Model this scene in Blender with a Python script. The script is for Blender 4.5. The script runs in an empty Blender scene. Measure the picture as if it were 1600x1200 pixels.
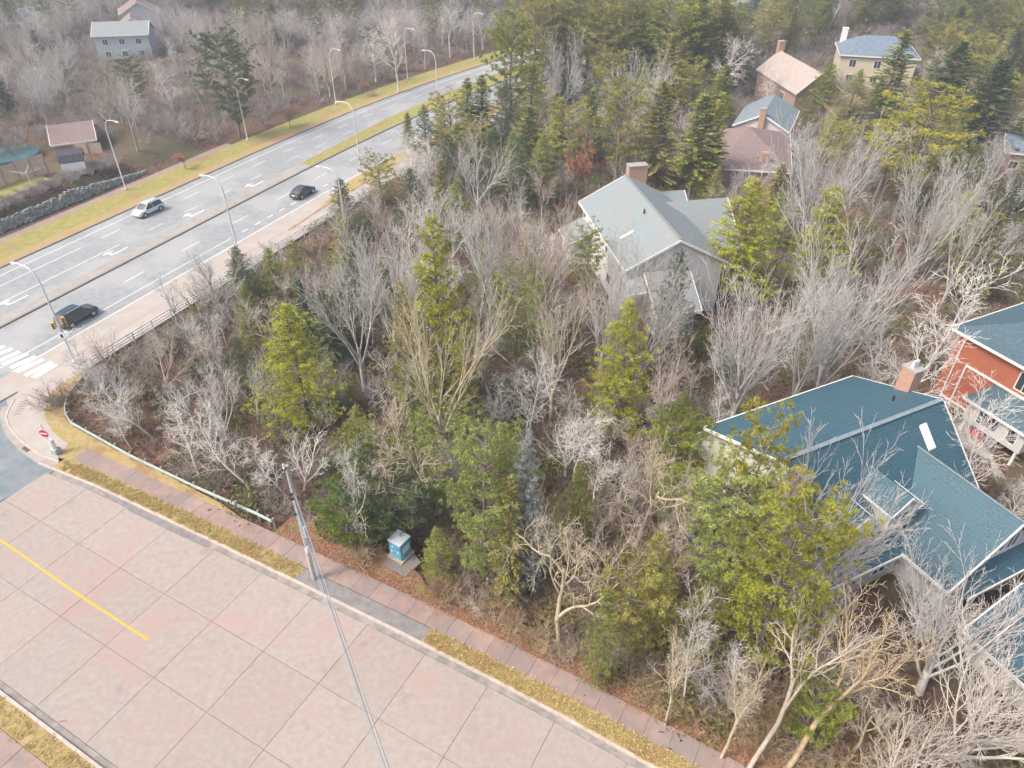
import bpy, math, random
import numpy as np
from mathutils import Vector, Matrix, noise as mn
R = math.radians
rng = random.Random(7)
sc = bpy.context.scene

# ------------------------------------------------------------------ camera, sky, sun, exposure
CAMH, PITCH, F = 42.0, R(36.6), 1130.0
cam = bpy.data.objects.new('camera', bpy.data.cameras.new('camera'))
sc.collection.objects.link(cam)
cam.location = (0, 0, CAMH); cam.rotation_euler = (math.pi/2-PITCH, 0, 0)
cam.data.sensor_width = 36.0; cam.data.lens = 36.0*F/1600.0
cam.data.clip_start = 0.5; cam.data.clip_end = 3000
sc.camera = cam
SUN_EL, SUN_AZ = R(50), R(248)
w = bpy.data.worlds.new('World'); sc.world = w; w.use_nodes = True
nt = w.node_tree; bg = nt.nodes['Background']
sky = nt.nodes.new('ShaderNodeTexSky'); sky.sky_type = 'NISHITA'; sky.sun_disc = False
sky.sun_elevation = SUN_EL; sky.sun_rotation = SUN_AZ; sky.air_density = 1.0; sky.dust_density = 6.0; sky.ozone_density = 0.6
nt.links.new(sky.outputs[0], bg.inputs[0]); bg.inputs[1].default_value = 0.15
sl = bpy.data.lights.new('sun', 'SUN'); sl.energy = 1.5; sl.angle = R(12); sl.color = (1.0, 0.93, 0.84)
so = bpy.data.objects.new('sun', sl); sc.collection.objects.link(so)
so.rotation_euler = (math.pi/2-SUN_EL, 0, math.pi-SUN_AZ); so.location = (0, 0, 200)
sc.view_settings.view_transform = 'Standard'; sc.view_settings.look = 'None'
sc.view_settings.gamma = 1.0; sc.view_settings.use_curve_mapping = False
sc.view_settings.exposure = 0.70

# ------------------------------------------------------------------ helpers
COL = sc.collection
def GP(px, py, z=0.0):
    """where a sight line through the photo meets the level z"""
    r = (px-800)/F; u = -(py-600)/F
    d = (r, math.cos(PITCH)+u*math.sin(PITCH), -math.sin(PITCH)+u*math.cos(PITCH))
    t = (z-CAMH)/d[2]
    return Vector((d[0]*t, d[1]*t, z))
def px_of(p):
    z = p[2]-CAMH
    u = p[1]*math.sin(PITCH)+z*math.cos(PITCH); fw = p[1]*math.cos(PITCH)-z*math.sin(PITCH)
    if fw < 1: return (-9999, -9999)
    return (800+F*p[0]/fw, 600-F*u/fw)
def tagit(o, label=None, cat=None, group=None, kind=None):
    if label: o['label'] = label
    if cat: o['category'] = cat
    if group: o['group'] = group
    if kind: o['kind'] = kind
    return o
def empty(name, loc=(0, 0, 0), rz=0.0, **k):
    o = bpy.data.objects.new(name, None); COL.objects.link(o)
    o.location = loc; o.rotation_euler = (0, 0, rz); o.empty_display_size = 0.3
    return tagit(o, **k)
def link(name, me, parent=None, **k):
    o = bpy.data.objects.new(name, me); COL.objects.link(o)
    if parent is not None: o.parent = parent
    return tagit(o, **k)
def np_mesh(name, V, Fc, mats, smooth=False, mi=None, tint=None):
    V = np.asarray(V, dtype=np.float32); Fc = np.asarray(Fc, dtype=np.int32)
    me = bpy.data.meshes.new(name); n, k = Fc.shape
    me.vertices.add(len(V)); me.vertices.foreach_set('co', V.ravel())
    me.loops.add(n*k); me.loops.foreach_set('vertex_index', Fc.ravel())
    me.polygons.add(n); me.polygons.foreach_set('loop_start', np.arange(0, n*k, k, dtype=np.int32))
    for m in (mats if isinstance(mats, (list, tuple)) else [mats]): me.materials.append(m)
    if mi is not None: me.polygons.foreach_set('material_index', np.asarray(mi, dtype=np.int32))
    if smooth: me.polygons.foreach_set('use_smooth', np.ones(n, dtype=bool))
    me.update(calc_edges=True)
    if not smooth: me.shade_flat()
    if tint is not None:
        a = me.attributes.new('tint', 'FLOAT', 'FACE'); a.data.foreach_set('value', np.asarray(tint, dtype=np.float32))
    me.validate()
    return me
class MB:
    def __init__(s): s.v = []; s.f = []
    def add(s, vs, fs):
        b = len(s.v); s.v += [tuple(x) for x in vs]; s.f += [tuple(i+b for i in f) for f in fs]; return s
    def box(s, x0, x1, y0, y1, z0, z1, M=None):
        vs = [Vector(p) for p in ((x0,y0,z0),(x1,y0,z0),(x1,y1,z0),(x0,y1,z0),(x0,y0,z1),(x1,y0,z1),(x1,y1,z1),(x0,y1,z1))]
        if M: vs = [M @ p for p in vs]
        return s.add(vs, ((0,3,2,1),(4,5,6,7),(0,1,5,4),(1,2,6,5),(2,3,7,6),(3,0,4,7)))
    def bar(s, a, b, wd, ht, up=(0, 0, 1)):
        a = Vector(a); b = Vector(b); d = b-a; L = d.length; d.normalize()
        x = d.cross(Vector(up)); x = x.normalized() if x.length > 1e-5 else Vector((1, 0, 0)); y = x.cross(d)
        M = Matrix((( x.x, d.x, y.x, a.x), (x.y, d.y, y.y, a.y), (x.z, d.z, y.z, a.z), (0,0,0,1)))
        return s.box(-wd/2, wd/2, 0, L, -ht/2, ht/2, M)
    def poly(s, pts, th):
        """a flat slab: polygon extruded straight down"""
        n = len(pts); t = [Vector(p) for p in pts]; b = [p-Vector((0, 0, th)) for p in t]
        A = sum((t[i].x*t[(i+1)%n].y-t[(i+1)%n].x*t[i].y) for i in range(n))
        if A < 0: t.reverse(); b.reverse()
        return s.add(t+b, [tuple(range(n)), tuple(range(2*n-1, n-1, -1))]+[(i, n+i, n+(i+1)%n, (i+1)%n) for i in range(n)])
    def prism(s, prof, d):
        """closed profile (list of Vectors) swept by d"""
        n = len(prof); t = [Vector(p) for p in prof]; b = [p+Vector(d) for p in t]
        return s.add(t+b, [tuple(range(n-1, -1, -1)), tuple(range(n, 2*n))]+[(i, (i+1)%n, n+(i+1)%n, n+i) for i in range(n)])
    def tube(s, pts, rs, n=8, cap=True):
        pts = [Vector(p) for p in pts]; b = len(s.v); vs = []
        if not isinstance(rs, (list, tuple)): rs = [rs]*len(pts)
        for i, p in enumerate(pts):
            d = (pts[min(i+1, len(pts)-1)]-pts[max(i-1, 0)]).normalized()
            x = d.orthogonal().normalized() if i == 0 else (x-d*x.dot(d)).normalized()
            y = d.cross(x)
            vs += [p+(x*math.cos(2*math.pi*k/n)+y*math.sin(2*math.pi*k/n))*rs[i] for k in range(n)]
        fs = [(i*n+k, i*n+(k+1)%n, (i+1)*n+(k+1)%n, (i+1)*n+k) for i in range(len(pts)-1) for k in range(n)]
        if cap: fs += [tuple(range(n-1, -1, -1)), tuple((len(pts)-1)*n+k for k in range(n))]
        return s.add(vs, fs)
    def build(s, name, mat, parent=None, bevel=0, smooth=False, **k):
        me = bpy.data.meshes.new(name); me.from_pydata(s.v, [], s.f)
        for m in (mat if isinstance(mat, list) else [mat]): me.materials.append(m)
        if smooth:
            for p in me.polygons: p.use_smooth = True
        me.update(); o = link(name, me, parent, **k)
        if bevel:
            m = o.modifiers.new('bevel', 'BEVEL'); m.width = bevel; m.segments = 2; m.limit_method = 'ANGLE'
        return o
def copy_tree(o, parent=None):
    c = o.copy(); COL.objects.link(c); c.parent = parent
    for ch in o.children: copy_tree(ch, c)
    return c

# ------------------------------------------------------------------ materials
def mat(name, c1, c2=None, scale=3.0, rough=0.8, detail=5, lo=0.35, hi=0.65, c3=None, scale3=0.3, bump=0.0, bscale=20, metal=0.0,
        world=True, rnd=0.0, spec=0.3, objcol=False, tint=False, bands=None, lo3=.45, hi3=.62, c4=None, scale4=1.0, lo4=.6, hi4=.75):
    m = bpy.data.materials.new(name); m.use_nodes = True; N = m.node_tree.nodes; L = m.node_tree.links
    b = N['Principled BSDF']; b.inputs['Roughness'].default_value = rough; b.inputs['Metallic'].default_value = metal
    b.inputs['Specular IOR Level'].default_value = spec
    if world:
        g = N.new('ShaderNodeNewGeometry'); co = g.outputs['Position']
    else:
        g = N.new('ShaderNodeTexCoord'); co = g.outputs['Object']
    def noise(sc_, det=5, ro=.6):
        t = N.new('ShaderNodeTexNoise'); t.inputs['Scale'].default_value = sc_; t.inputs['Detail'].default_value = det
        t.inputs['Roughness'].default_value = ro; L.new(co, t.inputs['Vector']); return t.outputs[0]
    def ramp(f, a, bb):
        r = N.new('ShaderNodeMapRange'); r.inputs['From Min'].default_value = a; r.inputs['From Max'].default_value = bb
        r.interpolation_type = 'SMOOTHSTEP'; L.new(f, r.inputs['Value']); return r.outputs[0]
    def mix(f, a, bb, mode='MIX'):
        x = N.new('ShaderNodeMix'); x.data_type = 'RGBA'; x.blend_type = mode
        if isinstance(f, (int, float)): x.inputs[0].default_value = f
        else: L.new(f, x.inputs[0])
        for i, v in ((6, a), (7, bb)):
            if isinstance(v, tuple): x.inputs[i].default_value = (*v[:3], 1)
            else: L.new(v, x.inputs[i])
        return x.outputs[2]
    col = None
    if c2: col = mix(ramp(noise(scale, detail), lo, hi), c1, c2)
    if c3: col = mix(ramp(noise(scale3, 4), lo3, hi3), col if col is not None else c1, c3)
    if c4:
        col = mix(ramp(noise(scale4, 7, .65), lo4, hi4), col, c4)
    if bands:
        sp = N.new('ShaderNodeSeparateXYZ'); L.new(co, sp.inputs[0])
        wv = N.new('ShaderNodeMath'); wv.operation = 'MULTIPLY'; wv.inputs[1].default_value = 1.0/bands[0]; L.new(sp.outputs['Z'], wv.inputs[0])
        fr = N.new('ShaderNodeMath'); fr.operation = 'FRACT'; L.new(wv.outputs[0], fr.inputs[0])
        r = N.new('ShaderNodeMapRange'); r.inputs['From Min'].default_value = 0; r.inputs['From Max'].default_value = .3
        r.inputs['To Min'].default_value = bands[1]; r.inputs['To Max'].default_value = 1; L.new(fr.outputs[0], r.inputs['Value'])
        g2 = N.new('ShaderNodeCombineColor')
        for i in range(3): L.new(r.outputs[0], g2.inputs[i])
        col = mix(1.0, col if col is not None else c1, g2.outputs[0], 'MULTIPLY')
    if objcol:
        oi = N.new('ShaderNodeObjectInfo')
        col = mix(1.0, col if col is not None else c1, oi.outputs['Color'], 'MULTIPLY')
    if rnd or tint:
        hs = N.new('ShaderNodeHueSaturation')
        if col is None: hs.inputs['Color'].default_value = (*c1, 1)
        else: L.new(col, hs.inputs['Color'])
        if tint:
            at = N.new('ShaderNodeAttribute'); at.attribute_name = 'tint'; L.new(at.outputs['Fac'], hs.inputs['Value'])
        else:
            oi = N.new('ShaderNodeObjectInfo')
            r = N.new('ShaderNodeMapRange'); r.inputs['To Min'].default_value = 1-rnd; r.inputs['To Max'].default_value = 1+rnd
            L.new(oi.outputs['Random'], r.inputs['Value']); L.new(r.outputs[0], hs.inputs['Value'])
        col = hs.outputs[0]
    if col is None: b.inputs['Base Color'].default_value = (*c1, 1)
    else: L.new(col, b.inputs['Base Color'])
    if bump:
        bn = N.new('ShaderNodeBump'); bn.inputs['Strength'].default_value = bump; bn.inputs['Distance'].default_value = 0.05
        L.new(noise(bscale, 6, .7), bn.inputs['Height']); L.new(bn.outputs[0], b.inputs['Normal'])
    return m
M = {}
M['asphalt'] = mat('asphalt', (.27,.29,.30), (.335,.35,.355), 1.2, .6, c3=(.38,.385,.385), scale3=.12, bump=.3, bscale=60)
M['asphalt_old'] = mat('asphalt_old', (.17,.21,.235), (.22,.25,.27), .8, .85, c3=(.26,.28,.29), scale3=.3, bump=.3, bscale=60)
M['patch'] = mat('asphalt_patch', (.21,.20,.20), (.27,.26,.26), 2, .9, bump=.4, bscale=50)
M['slab'] = mat('slab_concrete', (.345,.30,.27), (.39,.34,.305), 2.4, .85, c3=(.40,.295,.265), scale3=.22, bump=.25, bscale=40, rnd=.035, lo3=.47, hi3=.70, detail=10, c4=(.27,.245,.22), scale4=.55, lo4=.56, hi4=.80)
M['joint'] = mat('joint_dirt', (.13,.11,.10), (.19,.165,.14), 6, .95)
M['panel'] = mat('walk_concrete', (.30,.215,.19), (.36,.265,.235), 1.3, .9, c3=(.27,.225,.21), scale3=.35, bump=.3, bscale=40, rnd=.06)
M['pale'] = mat('pale_concrete', (.40,.37,.335), (.45,.415,.38), .6, .85, c3=(.43,.36,.32), scale3=.25, bump=.2, bscale=40)
M['median'] = mat('median_concrete', (.32,.30,.275), (.38,.355,.325), .9, .88, c3=(.38,.36,.34), scale3=.4, bump=.2)
M['kerb'] = mat('kerb_concrete', (.46,.39,.35), (.56,.49,.44), 3, .9, bump=.2)
M['kerbdark'] = mat('kerb_dark', (.20,.175,.155), (.26,.23,.2), 3, .9, bump=.2)
M['white'] = mat('road_paint_white', (.72,.73,.73), (.58,.59,.6), 5, .7, lo=.5, hi=.75)
M['yellow'] = mat('road_paint_yellow', (.66,.45,.07), (.56,.38,.09), 3, .7)
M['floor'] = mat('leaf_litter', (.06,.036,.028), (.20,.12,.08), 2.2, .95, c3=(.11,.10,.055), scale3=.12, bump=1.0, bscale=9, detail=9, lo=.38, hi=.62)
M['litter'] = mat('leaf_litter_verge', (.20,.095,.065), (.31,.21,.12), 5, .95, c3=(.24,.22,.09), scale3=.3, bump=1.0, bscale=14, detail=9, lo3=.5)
M['grass'] = mat('dry_grass', (.36,.30,.11), (.46,.345,.18), 2.2, .95, c3=(.35,.22,.12), scale3=.35, bump=1.0, bscale=18, detail=9, lo3=.52)
M['lawn'] = mat('lawn_grass', (.26,.265,.07), (.37,.31,.115), 1.0, .95, c3=(.34,.22,.12), scale3=.12, bump=.8, bscale=18, detail=8, lo3=.56, hi3=.7)
M['verge_dry'] = mat('verge_dry', (.40,.29,.15), (.36,.31,.11), 1.2, .95, c3=(.42,.25,.15), scale3=.25, bump=.8, bscale=18, detail=8)
M['blade'] = mat('grass_blade', (.56,.45,.20), None, rough=.9, tint=True)
M['bark'] = mat('bark', (.95,.93,.92), (.72,.70,.69), 3, .9, world=False, objcol=True, rnd=.12, bump=.3, bscale=20)
M['birch'] = mat('birch_bark', (.95,.93,.9), (.55,.5,.47), 2.5, .8, world=False, objcol=True, lo=.52, hi=.72)
M['needle'] = mat('needles', (1,1,1), None, rough=.75, objcol=True, tint=True, spec=.2)
M['rust_leaf'] = mat('rust_leaves', (.40,.19,.11), None, rough=.9, tint=True)
M['galv'] = mat('galvanised_steel', (.70,.72,.73), (.60,.62,.64), 3, .5, metal=.15)
M['rail'] = mat('guard_rail_steel', (.36,.45,.44), (.30,.38,.38), 2, .5, metal=.2)
M['post'] = mat('post_wood', (.28,.24,.19), (.35,.30,.22), 4, .9)
M['pole'] = mat('pole_wood', (.33,.34,.33), (.45,.45,.43), 5, .85, world=False)
M['wire'] = mat('wire', (.16,.20,.24), rough=.5)
M['wirelight'] = mat('wire_pale', (.36,.39,.42), rough=.4)
M['roofblue'] = mat('shingle_blue', (.026,.078,.108), (.072,.16,.205), 11, .6, lo=.40, hi=.62, detail=8, c3=(.048,.122,.165), scale3=.5, bands=(.2, .74), bump=.5, bscale=14, spec=.5)
M['roofgrey'] = mat('shingle_grey', (.20,.24,.255), (.29,.335,.345), 9, .7, bands=(.14, .9), bump=.4, bscale=14, c3=(.26,.28,.28), scale3=.4, spec=.5)
M['roofdark'] = mat('shingle_dark_teal', (.05,.10,.13), (.09,.15,.185), 5, .65, bands=(.14, .9), bump=.4, bscale=14, spec=.5)
M['roofteal'] = mat('shingle_teal', (.18,.235,.26), (.24,.295,.32), 3, .75, bands=(.2, .9), bump=.4)
M['roofbrown'] = mat('shingle_brown', (.22,.16,.155), (.29,.22,.205), 3, .8, bands=(.2, .92), bump=.4)
M['roofchar'] = mat('shingle_charcoal', (.06,.06,.075), (.09,.09,.11), 3, .8)
M['rooftan'] = mat('shingle_tan', (.38,.32,.29), (.45,.385,.345), 2, .8, bands=(.2, .92), bump=.3)
M['roofred'] = mat('shingle_rose', (.45,.27,.22), (.52,.34,.28), 2, .8, bands=(.2, .92), bump=.3)
M['roofslate'] = mat('shingle_slate', (.14,.19,.25), (.20,.26,.32), 2, .7, bands=(.2, .9), bump=.3)
M['sidecream'] = mat('siding_cream', (.62,.62,.55), rough=.7, bands=(.12, .86))
M['sidewhite'] = mat('siding_white', (.62,.62,.61), rough=.7, bands=(.12, .9))
M['sidetan'] = mat('siding_tan', (.36,.27,.20), (.40,.31,.24), 2, .8, bands=(.2, .45))
M['sideyellow'] = mat('siding_yellow', (.62,.55,.42), rough=.7, bands=(.15, .93))
M['sideblue'] = mat('siding_blue', (.42,.49,.53), rough=.7, bands=(.15, .93))
M['sidepink'] = mat('siding_brown', (.36,.26,.22), rough=.8, bands=(.2, .9))
M['trim'] = mat('trim_white', (.80,.80,.78), rough=.55)
M['glass'] = mat('window_glass', (.05,.06,.07), rough=.08, spec=.8)
M['skyl'] = mat('skylight_glass', (.75,.82,.86), rough=.1, spec=.9)
M['red'] = mat('red_paint', (.55,.02,.03), rough=.4)
M['fence'] = mat('fence_wood', (.48,.37,.30), (.58,.46,.38), 2, .9)
M['stone'] = mat('wall_stone', (.17,.19,.18), (.30,.31,.30), 2, .9, bump=.6, bscale=8, rnd=.25)
M['hedge'] = mat('hedge_twigs', (.23,.19,.17), None, rough=.95, tint=True)
M['blackplastic'] = mat('black_plastic', (.03,.03,.035), rough=.6)
M['tyre'] = mat('tyre_rubber', (.02,.02,.02), rough=.9)
M['rim'] = mat('alloy', (.6,.62,.64), rough=.3, metal=.6)
M['amber'] = mat('amber_yellow', (.75,.42,.04), rough=.5)
M['tail'] = mat('tail_lamp', (.45,.02,.03), rough=.25, spec=.7)
M['headl'] = mat('head_lamp', (.75,.78,.8), rough=.15, spec=.8)
M['plate'] = mat('plate_white', (.75,.75,.75), rough=.5)
M['gutter'] = mat('gutter_concrete', (.22,.21,.20), (.35,.32,.29), 1.1, .9, detail=8, bump=.3)
M['gravel'] = mat('grey_gravel', (.20,.18,.165), (.27,.25,.235), 8, .95, bump=.8, bscale=30)
M['cabblue'] = mat('cabinet_blue', (.06,.34,.55), (.20,.52,.66), 3, .45, world=False)
M['cablid'] = mat('cabinet_lid', (.68,.72,.78), rough=.4)
M['pallet'] = mat('pallet_wood', (.48,.38,.28), rough=.9)
M['cabgreen'] = mat('cabinet_green', (.35,.45,.42), rough=.6)
M['pool'] = mat('pool_cover', (.04,.11,.13), (.07,.15,.16), 2, .5)
def brick_mat(name, c1, c2, mortar, sc_=1.0):
    m = bpy.data.materials.new(name); m.use_nodes = True; N = m.node_tree.nodes; L = m.node_tree.links; b = N['Principled BSDF']
    tc = N.new('ShaderNodeTexCoord'); sp = N.new('ShaderNodeSeparateXYZ'); L.new(tc.outputs['Object'], sp.inputs[0])
    ad = N.new('ShaderNodeMath'); L.new(sp.outputs['X'], ad.inputs[0]); L.new(sp.outputs['Y'], ad.inputs[1])
    cb = N.new('ShaderNodeCombineXYZ'); L.new(ad.outputs[0], cb.inputs['X']); L.new(sp.outputs['Z'], cb.inputs['Y'])
    t = N.new('ShaderNodeTexBrick'); L.new(cb.outputs[0], t.inputs['Vector'])
    t.inputs['Scale'].default_value = sc_; t.inputs['Brick Width'].default_value = .22; t.inputs['Row Height'].default_value = .08
    t.inputs['Mortar Size'].default_value = .008
    for i, c in (('Color1', c1), ('Color2', c2), ('Mortar', mortar)): t.inputs[i].default_value = (*c, 1)
    L.new(t.outputs['Color'], b.inputs['Base Color']); b.inputs['Roughness'].default_value = .9
    bn = N.new('ShaderNodeBump'); bn.inputs['Strength'].default_value = .4; bn.inputs['Distance'].default_value = .02; bn.invert = True
    L.new(t.outputs['Fac'], bn.inputs['Height']); L.new(bn.outputs[0], b.inputs['Normal'])
    return m
M['brickred'] = brick_mat('brick_orange', (.52,.15,.075), (.42,.11,.055), (.40,.22,.16))
M['brickchim'] = brick_mat('brick_chimney', (.50,.28,.20), (.42,.21,.15), (.50,.42,.36))

# ------------------------------------------------------------------ plan geometry of the place
SD = Vector((math.cos(R(-29)), math.sin(R(-29)), 0)); SN = Vector((-SD.y, SD.x, 0))      # street direction and its left normal
def SP(s, n, z=0.0): return Vector((SD.x*s+SN.x*n, SD.y*s+SN.y*n, z))
def s_of(p): return (p[0]*SD.x+p[1]*SD.y, p[0]*SN.x+p[1]*SN.y)
KX = [(-70, 19.0), (-57, 20.0), (-50, 20.6), (-35, 21.1), (-20, 21.45), (-10, 21.5), (0, 21.2), (8, 20.7), (20, 19.4), (40, 17.0)]
def kerb_n(s):
    for (a, va), (b, vb) in zip(KX, KX[1:]):
        if s <= b: t = max(0, (s-a)/(b-a)); return va+(vb-va)*t
    return KX[-1][1]
HEAD = [(-200, 65.2), (28, 65.2), (60, 62), (85, 57), (115, 53), (160, 48), (230, 40), (330, 30), (600, 25)]
def heading(s):
    for (a, va), (b, vb) in zip(HEAD, HEAD[1:]):
        if s <= b: return R(va+(vb-va)*max(0, (s-a)/(b-a)))
    return R(25)
HC = {}; _p = Vector((-48.4, 82.2, 0)); HC[0] = _p.copy()
for i in range(0, 330): _p = _p+Vector((math.cos(heading(i+.5)), math.sin(heading(i+.5)), 0)); HC[i+1] = _p.copy()
_p = HC[0].copy()
for i in range(0, 140): _p = _p-Vector((math.cos(heading(-i)), math.sin(heading(-i)), 0)); HC[-i-1] = _p.copy()
def HW(s, off, z=0.0):
    s = max(-139.9, min(329.0, s)); i = math.floor(s); p = HC[i].lerp(HC[i+1], s-i); h = heading(s)
    return Vector((p.x-math.sin(h)*off, p.y+math.cos(h)*off, z))
_hk = sorted(HC); _hx = np.array([[HC[k].x, HC[k].y] for k in _hk])
def hw_of(x, y):
    d = (_hx[:, 0]-x)**2+(_hx[:, 1]-y)**2; k = int(np.argmin(d)); s = _hk[k]; h = heading(s); p = HC[s]
    dx, dy = x-p.x, y-p.y
    return s+dx*math.cos(h)+dy*math.sin(h), -dx*math.sin(h)+dy*math.cos(h)
def sstep(a, b, x): t = max(0, min(1, (x-a)/(b-a))); return t*t*(3-2*t)
def terrain(x, y):
    hs, ho = hw_of(x, y); ss, sn = s_of((x, y))
    z = 0.0
    inlot = sstep(24.2, 31, sn)*sstep(-16.2, -24, ho)
    z -= 1.0*inlot*sstep(40, 10, x)*sstep(75, 55, y)
    z -= 2.3*math.exp(-(((x-42)/13)**2+((y-46)/14)**2))
    z -= .5*inlot*sstep(60, 90, y)
    z += 2.0*sstep(23.2, 26.0, ho)*(1 if ho < 60 else 1)*sstep(-80, -60, hs)*sstep(48, 32, hs)
    rough = max(inlot, sstep(22, 28, ho)*sstep(30, 50, hs), sstep(19, 26, ho)*.3)
    rough *= sstep(0, 6, abs(ho-31)-4) if hs < 20 and ho > 0 else 1
    z += 6.0*sstep(-22, -50, ho)*sstep(182, 215, y)
    z += rough*.35*(mn.noise(Vector((x*.15, y*.15, 1.3)))+.5*mn.noise(Vector((x*.5, y*.5, 4.3))))
    return z
def on_pave(x, y, m=0.0):
    hs, ho = hw_of(x, y); ss, sn = s_of((x, y))
    if -15.6-m < ho < 19.5+m: return True
    if sn < 24.6+m and ho < -10: return True
    return False

# ------------------------------------------------------------------ terrain
def build_terrain():
    xs = np.concatenate([np.arange(-420, -120, 12), np.arange(-120, 110, 2.0), np.arange(110, 421, 12)])
    ys = np.concatenate([np.arange(-60, 8, 8), np.arange(8, 150, 2.0), np.arange(150, 240, 5), np.arange(240, 701, 20)])
    V = []
    for y in ys:
        for x in xs:
            z = terrain(x, y)
            if on_pave(x, y, 1.2): z = -.3
            else: z -= .04
            V.append((x, y, z))
    nx = len(xs); Fc = [(j*nx+i, j*nx+i+1, (j+1)*nx+i+1, (j+1)*nx+i) for j in range(len(ys)-1) for i in range(nx-1)]
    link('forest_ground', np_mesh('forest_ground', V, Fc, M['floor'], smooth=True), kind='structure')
build_terrain()

def ribbon(name, o0, o1, s0, s1, z, m, parent=None, th=.25, step=2.0, kind=None, **k):
    """strip along the highway between two offsets (numbers or functions of s)"""
    f0 = o0 if callable(o0) else (lambda s: o0); f1 = o1 if callable(o1) else (lambda s: o1)
    n = max(1, int(math.ceil((s1-s0)/step))); V = []; Fc = []
    for i in range(n+1):
        s = s0+(s1-s0)*i/n
        a = HW(s, f0(s), z); b = HW(s, f1(s), z)
        V += [a, b, b-Vector((0, 0, th)), a-Vector((0, 0, th))]
    for i in range(n):
        a = 4*i; Fc += [(a+e, a+(e+1)%4, a+4+(e+1)%4, a+4+e) for e in range(4)]
    Fc += [(0, 3, 2, 1), (4*n, 4*n+1, 4*n+2, 4*n+3)]
    me = np_mesh(name, V, [tuple(reversed(f)) for f in Fc] if f0(s0) > f1(s0) else Fc, m)
    bm_fix(me)
    return link(name, me, parent, kind=kind, **k)
def bm_fix(me):
    import bmesh
    b = bmesh.new(); b.from_mesh(me); bmesh.ops.recalc_face_normals(b, faces=b.faces); b.to_mesh(me); b.free()
def sribbon(name, n0, n1, s0, s1, z, m, parent=None, th=.25, step=3.0, kind=None, ends=None, **k):
    f0 = n0 if callable(n0) else (lambda s: n0); f1 = n1 if callable(n1) else (lambda s: n1)
    n = max(1, int(math.ceil((s1-s0)/step))); V = []; Fc = []
    for i in range(n+1):
        s = s0+(s1-s0)*i/n; a = SP(s, f0(s), z); b = SP(s, f1(s), z)
        V += [a, b, b-Vector((0, 0, th)), a-Vector((0, 0, th))]
    for i in range(n):
        a = 4*i; Fc += [(a+e, a+(e+1)%4, a+4+(e+1)%4, a+4+e) for e in range(4)]
    Fc += [(0, 3, 2, 1), (4*n, 4*n+1, 4*n+2, 4*n+3)]
    me = np_mesh(name, V, Fc, m); bm_fix(me)
    return link(name, me, parent, kind=kind, **k)
def sheet(name, pts, z, m, parent=None, th=.2, kind=None, **k):
    mb = MB(); mb.poly([Vector((p[0], p[1], z)) for p in pts], th)
    return mb.build(name, m, parent, kind=kind, **k)

# highway
hwy = ribbon('highway', -8.7, 13.0, -60, 329, 0.0, M['asphalt'], kind='structure')
ribbon('highway_kerb', 13.0, 13.25, -60, 329, .12, M['kerbdark'], hwy)
def med_n(s):
    if s < 28: return 2.0+.7*sstep(-15, 28, s)
    return 2.7+1.7*sstep(36, 70, s)+1.0*sstep(70, 110, s)
ribbon('median_strip', .3, med_n, -60, 37.5, .10, M['median'], hwy)
ribbon('median_kerb', 0.0, .3, -60, 329, .14, M['kerbdark'], hwy)  # dark kerb colour paints in the drop shadow along the median edge
ribbon('median_grass', .302, lambda s: med_n(s)-.25, 37.5, 150, .12, M['lawn'], hwy)
ribbon('median_edge', lambda s: med_n(s)-.25, med_n, 37.5, 150, .13, M['median'], hwy)
ribbon('verge_path', 19.6, 21.0, -60, 40, .02, M['panel'], hwy)
ribbon('grass_verge', 15.2, 19.6, -60, 329, .03, M['lawn'], hwy)
ribbon('grass_verge', 13.25, 15.2, -60, 329, .03, M['verge_dry'], hwy)
ribbon('apron', -12.0, -8.7, -60, 16, .004, M['pale'], hwy)
ribbon('apron', lambda s: -8.7-3.3*(1-sstep(16, 38, s))-.5, -8.7, 16, 120, .004, M['pale'], hwy)
ribbon('walk_joint', -12.06, -12.0, -60, 100, .008, M['joint'], hwy)
ribbon('walkway', -15.0, -12.06, -24, 100, .02, M['pale'], hwy)
ribbon('shoulder_grass', -12.0, lambda s: -8.7-3.3*(1-sstep(16, 38, s))-.5, 16, 120, .05, M['grass'], hwy)
def mark(o, s0, s1, wd=.14, name='lane_line', m='white'):
    ribbon(name, o-wd/2, o+wd/2, s0, s1, .006, M[m], hwy, th=.004)
mark(11.3, -60, 90, .15, 'edge_line'); mark(11.3, 90, 200, .2, 'edge_line')
mark(8.9, -60, .5); mark(5.1, -60, 3.3)
s = 3.7
while s < 150: mark(8.9-(.8 if s > 60 else 0)*sstep(60, 90, s), s, s+3); s += 7.4
s = 8.0
while s < 34: mark(5.1, s, s+2.6, .12); s += 6.8
s = 38
while s < 60: mark(5.6, s, s+3, .12); s += 7.4
s = -22.5
while s < 90: mark(-3.8, s, s+3.0); s += 9.3
mark(-6.9, -23, 11, .13, 'bike_lane_line')
s = 13
while s < 32: mark(-6.9, s, s+1.2, .2); s += 2.6
mark(-8.62, -22, 40, .16, 'edge_line')
def arrow(s, off):
    mb = MB(); h = heading(s)
    def q(a, b): p = HW(s+a, off+b, .011); return p
    mb.poly([q(-1.6,-.12), q(1.0,-.12), q(1.0,.12), q(-1.6,.12)], .004)
    mb.poly([q(-1.6,.12), q(-1.2,.12), q(-1.2,.8), q(-1.6,.8)], .004)
    mb.poly([q(-2.3,.8), q(-1.4,1.35), q(-.5,.8)], .004)
    mb.build('turn_arrow', M['white'], hwy)
for px_, py_ in ((32, 467), (190, 391), (311, 332), (405, 286)):
    p = GP(px_, py_); a, b = hw_of(p.x, p.y); arrow(a, b)
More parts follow.
